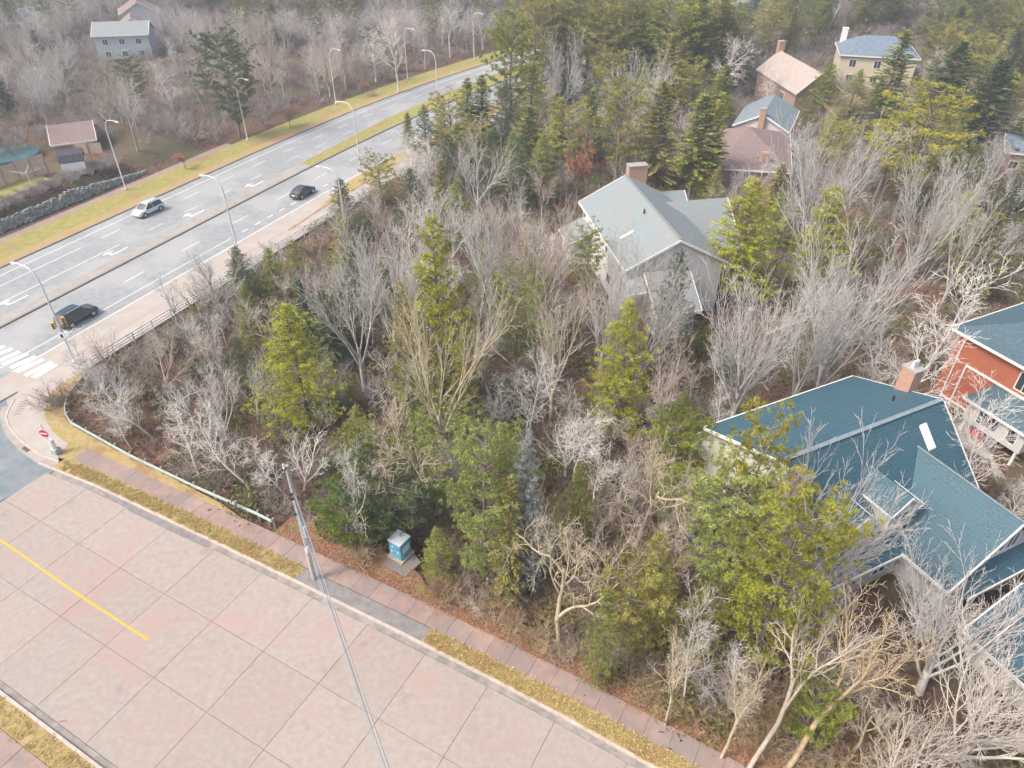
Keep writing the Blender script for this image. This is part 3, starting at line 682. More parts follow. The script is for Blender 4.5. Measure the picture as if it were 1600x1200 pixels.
# fence with boards and posts
def fence(name, label, A, B, h, z0, cat='fence'):
    A = Vector((A.x, A.y, z0)); B = Vector((B.x, B.y, z0)); d = (B-A); L_ = d.length; e = empty(name, A, math.atan2(d.y, d.x), label=label, cat=cat)
    n = int(L_/2.4)+1
    for i in range(n+1):
        MB().box(i*L_/n-.06, i*L_/n+.06, -.06, .06, 0, h+.1).build('post', M['post'], e)
    mb = MB(); x = 0
    while x < L_: mb.box(x+.01, x+.14, .065+rng.uniform(0,.006), .085, .05, h+rng.uniform(-.02,.02)); x += .15
    mb.build('boards', M['fence'], e, kind='stuff'); 
    return e
fence('wooden_fence', 'long brown board fence behind the lawn across the highway', GP(-60, 316, 2.05), GP(77, 270, 2.05), 3.0, 2.0)
fence('wooden_fence', 'short brown board fence to the right of the garden shed', GP(117, 240, 2.05), GP(161, 238, 2.05), 2.0, 1.6)
fence('wooden_fence', 'grey wooden fence behind the blue roofed house chimney', GP(1335, 590, -.5), GP(1375, 597, -.5), 1.6, -.8)
# clothesline
c = empty('clothesline', GP(48, 287, 2.05), .3, label='white rotary clothesline standing on the lawn beside the shed', cat='clothesline')
MB().tube([(0,0,0),(0,0,2.0)], .04, 8).build('post', M['trim'], c)
for i in range(4):
    a = i*math.pi/2; MB().tube([(0,0,1.6),(math.cos(a)*2,math.sin(a)*2,2.1)], .03, 6).build('arm', M['trim'], c)
mb = MB()
for r_ in (1.0, 1.5, 1.9):
    for i in range(4):
        a, b = i*math.pi/2, (i+1)*math.pi/2; zz = 1.6+r_*.25
        mb.tube([(math.cos(a)*r_,math.sin(a)*r_,zz),(math.cos(b)*r_,math.sin(b)*r_,zz)], .012, 4)
mb.build('line', M['wirelight'], c)
# pool
p = empty('swimming_pool', GP(20, 252, 1.6), 0, label='round above ground pool with dark teal cover behind the brown fence', cat='pool')
MB().tube([(0,0,0),(0,0,1.2)], 4.2, 32).build('pool_wall', M['roofdark'], p)
MB().tube([(0,0,1.2),(0,0,1.25)], [4.0,3.9], 32).build('cover', M['pool'], p)
# stone wall, hedge
sw = empty('stone_wall', HW(-60, 22.3), 0, label='low grey rubble stone wall above the far grass verge of the highway', cat='wall')
bmv = []; bmf = []; mi_ = 0
for i in range(3600):
    s_ = rng.uniform(-75, 24); z_ = rng.uniform(.1, 1.45)*(1 if s_ < 10 else (24-s_)/14+.2); p = HW(s_, 22.3+z_*.5+rng.uniform(-.1, .1), z_)-HW(-60, 22.3)
    r_ = rng.uniform(.12, .27); b0 = len(bmv)
    for k in range(8): bmv.append((p.x+r_*(1 if k & 1 else -1)*rng.uniform(.6,1), p.y+r_*(1 if k & 2 else -1)*rng.uniform(.6,1), p.z+r_*.7*(1 if k & 4 else -1)*rng.uniform(.6,1)))
    bmf += [tuple(b0+q for q in f) for f in ((0,2,3,1),(4,5,7,6),(0,1,5,4),(1,3,7,5),(3,2,6,7),(2,0,4,6))]
link('stones', np_mesh('stones', bmv, bmf, M['stone']), sw, kind='stuff')

# ------------------------------------------------------------------ street furniture
def lamp_proto():
    t = empty('street_lamp')
    MB().tube([(0,0,0),(0,0,.25),(0,0,.3),(0,0,8.8)], [.22,.2,.115,.075], 10).build('pole', M['galv'], t)
    pts = []
    for i in range(10):
        a = math.pi/2*i/9; pts.append((1.25*(1-math.cos(a))+0.0, 0, 8.8+1.75*math.sin(a)))
    pts += [(1.9,0,10.62), (2.5,0,10.55)]
    MB().tube(pts, [.075]*8+[.06]*4, 8).build('arm', M['galv'], t)
    h = MB().box(2.4,3.15,-.13,.13,10.45,10.62).build('lamp_head', M['galv'], t, bevel=.04)
    MB().box(2.55,3.08,-.1,.1,10.40,10.45).build('lens', M['headl'], h)
    MB().box(-.25,.25,-.25,.25,0,.12).build('base', M['median'], t)
    return t
lp = lamp_proto(); first = True
hN = math.atan2(-math.sin(0), 1)
lamps = [
 ((197,297), 1, 'curved arm street lamp on the grass verge just above the white car'),
 ((387,219), 1, 'street lamp on the far verge, second from the left along the wood'),
 ((525,163), 1, 'street lamp on the far verge, third from the left along the wood'),
 ((637,124), 1, 'street lamp on the far verge, fourth from the left along the wood'),
 ((741,94), 1, 'street lamp on the far verge where the road meets the tall pine'),
 ((835,62), 1, 'farthest street lamp, its head showing above the pines at the top'),
 ((117,566), -1, 'street lamp with yellow signals by the zebra crossing'),
 ((375,406), -1, 'street lamp on the pale walkway between the black car and the guard rail end'),
 ((564,268), -1, 'street lamp beyond the dark sedan, its arm over the grass median tip'),
 ((685,170), -1, 'street lamp rising above the small spruces beside the road bend'),
 ((545,390), -1, 'street lamp half hidden by bare trees right of the dark sedan'),
 ((1640,232), -2, 'street lamp arm reaching in from the right edge above the pines')]
for (x, y), sd, lab in lamps:
    o = lp if first else copy_tree(lp); first = False
    p = GP(x, y, 0); hs, ho = hw_of(p.x, p.y); h = heading(hs)
    o.location = (p.x, p.y, .02); o.rotation_euler = (0, 0, (h-math.pi/2) if sd == 1 else (h+math.pi/2) if sd == -1 else math.pi*.95)
    tagit(o, lab, 'street lamp', 'curved arm street lamps')
# signals on the lamp by the crossing
p0 = GP(117, 566); h = heading(-25)
for dx, z_, lab in ((-.55, 4.3, 'yellow traffic signal head on the left of the lamp pole by the crossing'), (.55, 4.9, 'yellow traffic signal head on the right of the lamp pole by the crossing')):
    t = empty('traffic_signal', (p0.x+dx*1.1, p0.y+.1, z_), .3, label=lab, cat='traffic light')
    t.scale = (.72,.72,.72)
    MB().box(-.22,.22,-.16,.16,-.5,.5).build('housing', M['amber'], t, bevel=.03)
    mb = MB()
    for k in range(3): mb.tube([(0,-.16,-.32+.32*k),(0,-.3,-.32+.32*k)], .11, 8)
    mb.build('visor', M['blackplastic'], t)
    MB().bar((0,0,0), (-dx*1.0, -.1, 0), .06, .06).build('bracket', M['galv'], t)
t = empty('round_sign', (p0.x, p0.y-.2, 3.3), 0, label='white round sign on the lamp pole by the crossing', cat='sign')
MB().tube([(0,-.02,0),(0,.02,0)], .38, 20).build('disc', M['plate'], t)
mb = MB(); mb.box(-.12,.12,-.035,-.02,-.2,.2); mb.build('symbol', M['blackplastic'], t)
sigb = empty('signal_cabinet', GP(117, 568), .3, label='small grey cabinet at the foot of the lamp pole by the crossing', cat='cabinet')
MB().box(.15,.6,-.2,.2,0,.6).build('body', M['galv'], sigb, bevel=.03)
# do not enter sign by the corner
p = GP(86, 709, .12)
t = empty('no_entry_sign', p, -.15, label='round red no entry sign with white bar on the corner by the grass strip', cat='sign')
MB().tube([(0,0,0),(0,0,3.3)], .05, 8).build('post', M['plate'], t)
d = MB().tube([(0,-.07,2.35),(0,-.09,2.35)], .46, 24).build('plate', M['plate'], t)
MB().tube([(0,-.092,2.35),(0,-.10,2.35)], .40, 24).build('disc', M['red'], d)
MB().box(-.3,.3,-.112,-.102,2.28,2.42).build('bar', M['plate'], d)
t = empty('pedestal_cabinet', p+Vector((.12,.1,0)), -.3, label='pale green tapered utility pedestal under the round red sign', cat='cabinet')
MB().prism([(-.32,-.3,0),(.32,-.3,0),(.32,.3,0),(-.32,.3,0)], (0,0,.55)).build('base', M['cabgreen'], t, bevel=.04)
MB().tube([(0,0,.55),(0,0,1.5)], [.22,.2], 12).build('sleeve', M['plate'], t)
# utility pole and wires
up = GP(492, 905, .1)
t = empty('utility_pole', up, R(-29), label='tall grey wooden utility pole on the grass strip by the sidewalk', cat='utility pole')
MB().tube([(0,0,0),(0,0,11.0)], [.17,.12], 12).build('pole', M['pole'], t)
mb = MB(); 
for z_ in (10.8, 8.6, 8.2, 6.8): mb.box(-.08,.08,-.3,-.1,z_,z_+.12)
mb.build('bracket', M['blackplastic'], t)
MB().tube([(.0,-.2,10.9),(.0,-.2,11.3)], [.09,.05], 8).build('insulator', M['plate'], t)
MB().tube([(.25,0,4.6),(.25,0,5.6)], .12, 10).build('riser_box', M['galv'], t)
MB().box(.12,.2,-.2,.2,3.1,3.6).build('notice_plate', M['plate'], t)
MB().tube([(-.2,0,0),(-.2,0,3.2)], .06, 8).build('conduit', M['plate'], t)
MB().tube([(-.16,.1,4.0),(-.45,.25,2.2)], .05, 8).build('guy_guard', M['yellow'], t)
far = GP(605, 1200, 9.5); dirw = Vector((far.x-up.x, far.y-up.y, 0)); 
we = up+dirw*1.25; we.z = 0
rw = random.Random(3)
for i, (z0, z1, dx, r_, mm) in enumerate(((11.0,10.6,0,.018,'wire'), (10.4,10.2,.05,.018,'wire'), (8.7,8.5,-.06,.03,'wirelight'), (8.3,8.15,.08,.03,'wirelight'), (7.9,7.8,-.10,.022,'wire'), (7.4,7.45,.12,.025,'wirelight'), (6.9,7.1,-.04,.03,'wire'))):
    pts = []
    sd = Vector((dirw.y, -dirw.x, 0)).normalized()
    for k in range(25):
        u_ = k/24; q = up.lerp(Vector((we.x, we.y, up.z)), u_); zz = z0+(z1-z0)*u_-1.0*.35*4*u_*(1-u_)*(.6+.1*i)
        q = Vector((q.x, q.y, zz))+sd*dx*(1+u_)*1.1; pts.append(q)
    MB().tube(pts, r_*.62, 5).build('overhead_wire', M[mm], None, label=['uppermost overhead wire from the utility pole across the street','second overhead wire below the uppermost one on the pole','pale cable at mid height of the pole crossing the street','pale cable just below the mid height cable on the pole','thin dark wire under the two pale cables','pale cable second from the bottom of the bundle over the street','lowest dark cable of the bundle crossing the concrete street'][i], cat='wire', group='overhead wires crossing the street')
# blue cabinet on its pad
cb = GP(627, 868, 0)
sheet('gravel_pad', [GP(598,884), GP(634,903), GP(658,880), GP(640,858), GP(612,862)], .125, M['gravel'], kind='structure')
t = empty('utility_cabinet', (cb.x, cb.y, .12), R(-33), label='bright blue utility cabinet with pale lid beside the sidewalk', cat='cabinet')
MB().box(-.72,.72,-.72,.72,0,.14).build('pallet', M['pallet'], t)
MB().box(-.55,.55,-.55,.55,.14,1.75).build('body', M['cabblue'], t, bevel=.03)
MB().box(-.6,.6,-.6,.6,1.75,1.83).build('lid', M['cablid'], t, bevel=.02)
mb = MB(); mb.box(-.50,-.02,-.58,-.55,.25,1.65); mb.box(.02,.50,-.58,-.55,.25,1.65); o = mb.build('door', M['cabblue'], t)
MB().box(-.02,.06,-.62,-.58,.9,1.1).build('handle', M['galv'], o)
mb = MB(); mb.box(.55,.57,-.35,.35,.7,1.3); mb.build('notice', M['plate'], t)
mb = MB()
for a, b in ((-.3,.7),(-.2,1.2),(.25,.8)): mb.box(a-.05,a+.07,-.595,-.58,b,b+.25)
mb.build('lettering_patch', M['plate'], t)

# guard rails
def beam_rail(name, label, pts, zt, n_post, m):
    t = empty(name, (pts[0].x, pts[0].y, 0), 0, label=label, cat='guard rail'); o = Vector((pts[0].x, pts[0].y, 0))
    P = [p-o for p in pts]; prof = [(0,.16),(.045,.11),(.045,.05),(0,0),(.045,-.05),(.045,-.11),(0,-.16),(-.03,-.16),(-.03,.16)]
    for a, b in zip(P, P[1:]):
        L_ = (b-a).length; k = max(1, round(L_/3.8))
        for i in range(k):
            q0, q1 = a.lerp(b, i/k), a.lerp(b, (i+1)/k); d = (q1-q0).normalized(); nn = Vector((d.y, -d.x, 0))
            o2 = MB().prism([q0+nn*x*1.2+Vector((0,0,zt-.16+z_)) for x, z_ in prof], q1-q0).build('rail', m, t); bm_fix(o2.data)
    tot = 0
    for a, b in zip(P, P[1:]):
        L_ = (b-a).length; k = max(1, round(L_/2.0)); d = (b-a).normalized(); nn = Vector((-d.y, d.x, 0))
        for i in range(k+1):
            if i == k and b is not P[-1]: continue
            q = a.lerp(b, i/k)-nn*.0; M4 = Matrix.Translation(q+nn*.16)
            MB().box(-.08,.08,-.1,.1,-1.2,zt+.02,M4).build('post', M['post'], t)
    return t
gp2 = [GP(x, y, .8) for x, y in ((134,582),(120,600),(105,618),(101,632),(102,646),(110,659),(200,709),(300,757),(400,801),(416,809),(424,813))]
for p in gp2: p.z = 0
beam_rail('guard_rail', 'pale green steel guard rail curving round the corner along the woodland', gp2, .85, 0, M['rail'])
t = empty('walkway_barrier', HW(-18, -15.2), 0, label='grey three rail steel barrier between the pale walkway and the wood', cat='barrier'); o_ = HW(-18, -15.2)
s = -18.0
while s < 60:
    MB().box(-.05,.05,-.05,.05,-.8,1.1,Matrix.Translation(HW(s,-15.2)-o_)).build('post', M['galv'], t)
    for z_ in (.45, .75, 1.08):
        a, b = HW(s,-15.2,z_)-o_, HW(s+2.6,-15.2,z_)-o_; MB().bar(a, b, .1, .09).build('rail', M['galv'], t)
    s += 2.6

# ------------------------------------------------------------------ cars
def loft(stations, m, name, par, smooth=True, **k):
    """stations: (x, [(y,z)...]) half sections from bottom centre out to the top centre, mirrored"""
    V = []; n = len(stations[0][1])
    for x, sec in stations:
        full = sec+[(-y, z) for y, z in reversed(sec)]
        V += [(x, y, z) for y, z in full]
    k2 = 2*n; Fc = []
    for i in range(len(stations)-1):
        for j in range(k2): Fc.append((i*k2+j, i*k2+(j+1)%k2, (i+1)*k2+(j+1)%k2, (i+1)*k2+j))
    mb = MB(); mb.add(V, Fc+[tuple(range(k2)), tuple((len(stations)-1)*k2+j for j in reversed(range(k2)))])
    o = mb.build(name, m, par); bm_fix(o.data)
    for p_ in o.data.polygons: p_.use_smooth = smooth
    md = o.modifiers.new('bevel', 'BEVEL'); md.width = .04; md.segments = 2; md.limit_method = 'ANGLE'; md.angle_limit = R(25)
    return o
def car(name, label, paint, loc, rz, L_=4.5, W_=1.84, H_=1.68, suv=True):
    t = empty(name, loc, rz, label=label, cat='car'); hw = W_/2; f = L_/2
    zb, zs = .26, .95 if suv else .86
    def sec(w_, b, s_, top): return [(w_*.80, b), (w_*.99, b+.16), (w_, (b+s_)/2+.03), (w_*.965, s_-.05), (w_*.86, top)]
    body = loft([(-f, sec(hw*.86, .42, zs-.12, zs-.04)), (-f+.12, sec(hw*.95, .32, zs, zs+.03)), (-f+.6, sec(hw, zb, zs, zs+.06)), (0, sec(hw, zb, zs, zs+.04)),
          (f-1.15, sec(hw, zb, zs-.02, zs+.04)), (f-.6, sec(hw*.99, zb, zs-.07, zs-.02)), (f-.18, sec(hw*.93, .3, zs-.16, zs-.12)), (f, sec(hw*.8, .4, zs-.3, zs-.27))], paint, 'body', t)
    r = H_
    def cab(w0, w1, z1): return [(w0*.6, zs-.05), (w0, zs-.05), (w0*.985, zs+.04), (w1, z1-.07), (w1*.86, z1)]
    bx = -f+.12 if suv else -f+.55
    gl = loft([(bx, cab(hw*.86, hw*.84, zs+.12)), (bx+(.38 if suv else .75), cab(hw*.9, hw*.74, r-.06)), (-.2, cab(hw*.92, hw*.76, r)), (.35, cab(hw*.92, hw*.75, r-.03)), (1.18, cab(hw*.9, hw*.82, zs+.08))], M['glass'], 'windows', t)
    rf = loft([(bx+(.33 if suv else .8), [(hw*.5, r-.10), (hw*.74, r-.12), (hw*.75, r-.07), (hw*.66, r-.03)]), (-.2, [(hw*.5, r-.08), (hw*.775, r-.10), (hw*.77, r-.04), (hw*.68, r+.025)]), (.45, [(hw*.5, r-.12), (hw*.76, r-.14), (hw*.75, r-.07), (hw*.66, r-.015)])], paint, 'roof', t)
    mb = MB()
    for sg in (-1, 1):
        mb.bar((1.12, sg*hw*.88, zs+.05), (.42, sg*hw*.76, r-.1), .07, .06)
        mb.bar((bx+.1, sg*hw*.87, zs+.1), (bx+(.38 if suv else .8), sg*hw*.76, r-.1), .16 if suv else .1, .08)
        mb.bar((-.25, sg*hw*.925, zs+.02), (-.3, sg*hw*.775, r-.1), .05, .08)
    mb.build('pillars', paint, t)
    for sg in (-1, 1):
        for x in (-f+.85, f-.9):
            ty = MB().tube([(x, sg*(hw-.2), .34), (x, sg*(hw+.012), .34)], .345, 20).build('wheel', M['tyre'], t)
            MB().tube([(x, sg*(hw-.02), .34), (x, sg*(hw+.03), .34)], [.235,.21], 14).build('rim', M['rim'], ty)
            a = MB().tube([(x, sg*(hw-.1), .36), (x, sg*(hw+.004), .36)], .40, 20).build('wheel_arch', M['blackplastic'], t)
        MB().box(-f-.01,-f+.14,sg*hw*.72-.13,sg*hw*.72+.13,zs-.26,zs-.05).build('tail_light', M['tail'], t, bevel=.03)
        MB().box(f-.32,f-.04,sg*hw*.68-.17,sg*hw*.68+.17,zs-.36,zs-.22).build('headlight', M['headl'], t, bevel=.03)
        MB().box(.95,1.12,sg*(hw+.02)-.1,sg*(hw+.02)+.1,zs+.02,zs+.16).build('mirror', paint, t, bevel=.03)
        if suv: MB().bar((-1.35,sg*hw*.66,r+.03), (.35,sg*hw*.66,r+.04), .04, .05).build('roof_rail', M['rim'], t)
    MB().box(-f-.015,-f+.02,-.26,.26,.62,.78).build('licence_plate', M['plate'], t)
    MB().box(f-.06,f+.01,-.26,.26,.42,.55).build('licence_plate', M['plate'], t)
    MB().box(f-.12,f-.01,-.5,.5,.56,.66).build('grille', M['blackplastic'], t)
    mb = MB(); mb.box(-f-.01,-f+.3,-hw*.8,hw*.8,.28,.42); mb.box(f-.3,f+.01,-hw*.72,hw*.72,.3,.4); mb.build('bumper', M['blackplastic'], t, bevel=.03)
    return t
def paint(n, c, r_=.25): 
    m = mat(n, c, rough=r_, spec=.6); m.node_tree.nodes['Principled BSDF'].inputs['Coat Weight'].default_value = .6; return m
PW, PB, PD = paint('paint_silver_green', (.58,.68,.66)), paint('paint_navy_black', (.018,.04,.06)), paint('paint_dark_grey', (.03,.05,.065))
hd = heading(0)
p = GP(120, 500); car('parked_car'.replace('parked_', 'black_'), 'black sport utility car driving away next to the bike lane line', PB, (p.x+.2, p.y, .0), hd)
p = GP(233, 333); car('white_car', 'silvery white sport utility car in the far lane beside the grass verge', PW, (p.x, p.y, .0), hd+math.pi)
p = GP(474, 305); car('dark_sedan', 'dark grey sedan on the near lane farther up the highway', PD, (p.x, p.y, .0), hd, 4.4, 1.8, 1.46, False)

# ------------------------------------------------------------------ trees
def unit(v): return v/ (np.linalg.norm(v)+1e-9)
def tubes_mesh(name, segs, m, sides=3):
    S = np.array(segs, dtype=np.float64); p0, p1, r0, r1 = S[:, :3], S[:, 3:6], S[:, 6], S[:, 7]
    d = p1-p0; d /= np.linalg.norm(d, axis=1)[:, None]+1e-9
    ref = np.where(np.abs(d[:, 2:3]) > .9, np.array([[1., 0, 0]]), np.array([[0, 0, 1.]])); x = np.cross(d, ref); x /= np.linalg.norm(x, axis=1)[:, None]+1e-9
    y = np.cross(d, x); V = []
    for k in range(sides):
        a = 2*math.pi*k/sides; o = x*math.cos(a)+y*math.sin(a)
        V.append(p0+o*r0[:, None]); V.append(p1+o*r1[:, None])
    V = np.stack(V, 1).reshape(-1, 3); n = len(S); base = np.arange(n)[:, None]*(2*sides); Fc = []
    for k in range(sides):
        k2 = (k+1) % sides; Fc.append(base+np.array([[2*k, 2*k2, 2*k2+1, 2*k+1]]))
    return np_mesh(name, V, np.concatenate(Fc), m, smooth=True)
class Grow:
    def __init__(s, seed): s.r = np.random.RandomState(seed); s.main = []; s.fine = []
    def br(s, p, d, L_, r, lev, P):
        c = P[lev]; n = c['n']; pts = [(p, r)]; q = p.copy(); dd = d.copy(); rend = r*c.get('tap', .45)
        for i in range(n):
            dd = unit(dd+s.r.normal(0, c['jit'], 3)+np.array([0, 0, c['up']])); q = q+dd*L_/n
            rr = r+(rend-r)*(i+1)/n; (s.main if lev < 2 else s.fine).append((*pts[-1][0], *q, pts[-1][1], rr)); pts.append((q.copy(), rr))
        if lev+1 < len(P):
            m = c['ch']; m = max(1, int(m+s.r.uniform(-.5, .99))); az = s.r.uniform(0, 6.28)
            for k in range(m):
                t = c['t0']+(1-c['t0'])*((k+.6)/m if m > 1 else 1)*s.r.uniform(.9, 1.0); t = min(t, .999); i = min(int(t*n), n-1); fr = t*n-i
                a = pts[i][0]*(1-fr)+pts[i+1][0]*fr; ra = pts[i][1]*(1-fr)+pts[i+1][1]*fr
                dr = unit(pts[i+1][0]-pts[i][0]); az += 2.4+s.r.uniform(-.5, .5); ang = R(c['ang'])*s.r.uniform(.7, 1.3)
                o = unit(np.cross(dr, [0.31, .2, .93] if abs(dr[2]) < .9 else [1, 0, 0])); o2 = np.cross(dr, o)
                nd = unit(dr*math.cos(ang)+(o*math.cos(az)+o2*math.sin(az))*math.sin(ang))
                s.br(a, nd, L_*c['lr']*s.r.uniform(.75, 1.2)*(1-.35*(t-c['t0'])), max(min(ra*c['rr'], ra), .011), lev+1, P)
def bare(seed, kind):
    g = Grow(seed); z = np.array([0., 0, -.3]); up = np.array([0, 0, 1.])
    if kind == 'vase':      # low forking grey maple, brooming upwards, 10 m
        P = [dict(n=3, jit=.05, up=0, ch=7, t0=.4, ang=29, lr=2.0, rr=.5, tap=.7), dict(n=6, jit=.09, up=.05, ch=8, t0=.25, ang=30, lr=.48, rr=.6, tap=.25),
             dict(n=4, jit=.12, up=.10, ch=5, t0=.15, ang=36, lr=.5, rr=.6, tap=.4), dict(n=3, jit=.15, up=.08, ch=3, t0=.2, ang=34, lr=.5, rr=.8, tap=.5), dict(n=2, jit=.15, up=.05, tap=.6)]
        g.br(z, up, 3.0, .24, 0, P)
    elif kind == 'fan':     # very dense fan
        P = [dict(n=3, jit=.04, up=0, ch=11, t0=.25, ang=38, lr=2.4, rr=.42, tap=.7), dict(n=6, jit=.08, up=.035, ch=10, t0=.2, ang=26, lr=.45, rr=.55, tap=.2),
             dict(n=4, jit=.11, up=.08, ch=6, t0=.15, ang=30, lr=.5, rr=.65, tap=.4), dict(n=3, jit=.13, up=.06, ch=3, t0=.2, ang=30, lr=.5, rr=.8, tap=.5), dict(n=2, jit=.15, up=.05, tap=.6)]
        g.br(z, up, 2.4, .25, 0, P)
    elif kind == 'crook':   # crooked, spreading
        P = [dict(n=5, jit=.16, up=.12, ch=6, t0=.35, ang=52, lr=.85, rr=.62, tap=.55), dict(n=6, jit=.22, up=.05, ch=7, t0=.25, ang=46, lr=.5, rr=.6, tap=.35),
             dict(n=5, jit=.26, up=.05, ch=7, t0=.15, ang=48, lr=.5, rr=.65, tap=.4), dict(n=3, jit=.3, up=.02, ch=4, t0=.2, ang=46, lr=.5, rr=.8, tap=.5), dict(n=2, jit=.3, up=0, tap=.6)]
        g.br(z, up, 5.0, .2, 0, P)
    elif kind == 'slim':    # slender birch, tall
        P = [dict(n=9, jit=.07, up=.05, ch=17, t0=.3, ang=40, lr=.3, rr=.5, tap=.15), dict(n=5, jit=.12, up=.09, ch=7, t0=.2, ang=36, lr=.5, rr=.6, tap=.3),
             dict(n=3, jit=.15, up=.06, ch=5, t0=.15, ang=36, lr=.5, rr=.8, tap=.5), dict(n=2, jit=.15, up=.02, ch=2, t0=.4, ang=30, lr=.6, rr=.9, tap=.6), dict(n=1, jit=.1, up=0)]
        g.br(z, up, 10.5, .13, 0, P)
    elif kind == 'fork':    # two or three main stems from the middle
        P = [dict(n=5, jit=.08, up=.03, ch=4, t0=.65, ang=24, lr=1.0, rr=.75, tap=.75), dict(n=7, jit=.12, up=.06, ch=11, t0=.15, ang=38, lr=.38, rr=.55, tap=.25),
             dict(n=4, jit=.16, up=.08, ch=6, t0=.15, ang=38, lr=.5, rr=.65, tap=.4), dict(n=3, jit=.18, up=.05, ch=4, t0=.2, ang=38, lr=.5, rr=.8, tap=.5), dict(n=2, jit=.15, up=.0, tap=.6)]
        g.br(z, up, 4.8, .16, 0, P)
    elif kind == 'shrub':   # thicket clump 3 m
        P = [dict(n=1, jit=0, up=0, ch=9, t0=.1, ang=38, lr=8, rr=.8, tap=1), dict(n=4, jit=.16, up=.06, ch=7, t0=.2, ang=36, lr=.45, rr=.6, tap=.4),
             dict(n=3, jit=.2, up=.03, ch=5, t0=.15, ang=40, lr=.5, rr=.8, tap=.5), dict(n=2, jit=.2, up=0, tap=.6)]
        g.br(np.array([0, 0, -.1]), up, .3, .035, 0, P)
    return g
def tree_mesh(seed, kind, barkmat):
    g = bare(seed, kind); S = np.array(g.main+g.fine); H_ = S[:, 5].max()
    return (tubes_mesh('trunk', g.main, barkmat, 5), tubes_mesh('branches', g.fine, barkmat, 3), H_)
VAR = {}
for kind, seeds in (('vase', (1, 2, 3)), ('fan', (4, 5)), ('crook', (6, 7, 8)), ('slim', (9, 10, 11)), ('fork', (12, 13, 14))):
    VAR[kind] = [tree_mesh(s_, kind, M['birch'] if kind == 'slim' else M['bark']) for s_ in seeds]
def leaf_mesh(name, C, D, Nn, Ln, Wd, T, m):
    """rhombus leaves: base C, direction D, side Nn"""
    C, D, Nn = map(np.array, (C, D, Nn)); Ln = np.array(Ln)[:, None]; Wd = np.array(Wd)[:, None]
    V = np.stack([C, C+D*Ln*.45+Nn*Wd/2, C+D*Ln, C+D*Ln*.45-Nn*Wd/2], 1).reshape(-1, 3)
    Fc = np.arange(len(V)).reshape(-1, 4)
    return np_mesh(name, V, Fc, m, tint=T)
def spruce(seed, H_=12.0, Rm=2.6, bot=.1, dens=1.0, droop=.12, ragged=.25):
    r = np.random.RandomState(seed); segs = [(0, 0, -.3, 0, 0, H_*.5, .17, .1), (0, 0, H_*.5, 0, 0, H_*.98, .1, .02)]
    C, D, Nn, Ln, Wd, T = [], [], [], [], [], []; z = bot*H_
    while z < H_*.985:
        t = (z/H_-bot)/(1-bot); Rz = Rm*(1-t)**.62*(0.5+.5*min(1, t*4+.3)) * (1+r.uniform(-ragged, ragged)*.6)
        nb = int(6+3*r.rand()*dens); az = r.uniform(0, 6.28)
        for b in range(nb):
            if r.rand() < .12: continue
            az += 6.28/nb+r.uniform(-.3, .3); L_ = max(.25, Rz*r.uniform(1-ragged, 1+ragged*.8)*(1+.2*math.sin(2*az+z*1.3+seed)+.16*math.sin(3*az-z*2.1+seed*2))); el = -droop+.55*t+r.uniform(-.12, .12)
            d = np.array([math.cos(az)*math.cos(el), math.sin(az)*math.cos(el), math.sin(el)]); p0 = np.array([0, 0, z])
            segs.append((*p0, *(p0+d*L_*.9), .03+.012*L_, .01)); bt = r.uniform(.65, 1.3)
            k = max(3, int(L_*11*dens)); side = unit(np.cross(d, [0, 0, 1.]))
            for i in range(k):
                f = .22+.78*(i+r.rand())/k; c = p0+d*L_*f; c = c+np.array([0, 0, -.18*droop*4*f*f*L_*.3])
                for sg in (-1, 1, 0):
                    if sg == 0 and r.rand() < .45: continue
                    a = sg*r.uniform(.4, 1.1); dv = unit(d*math.cos(a)+side*math.sin(a)+np.array([0, 0, r.uniform(-.28, .35)])); nn = unit(np.cross(dv, unit(r.normal(0, .45, 3)+np.array([0, 0, 1.]))))
                    C.append(c); D.append(dv); Nn.append(nn); Ln.append((.24+.20*r.rand())*(1.1-.35*f)*min(1, .5+L_*.5)); Wd.append(.07+.06*r.rand()); T.append(bt*r.uniform(.55, 1.35))
        z += .25/dens*(.75+.5*r.rand())*(1 if t < .8 else .7)
    return tubes_mesh('trunk', segs, M['bark'], 4), leaf_mesh('crown', C, D, Nn, Ln, Wd, T, M['needle']), H_
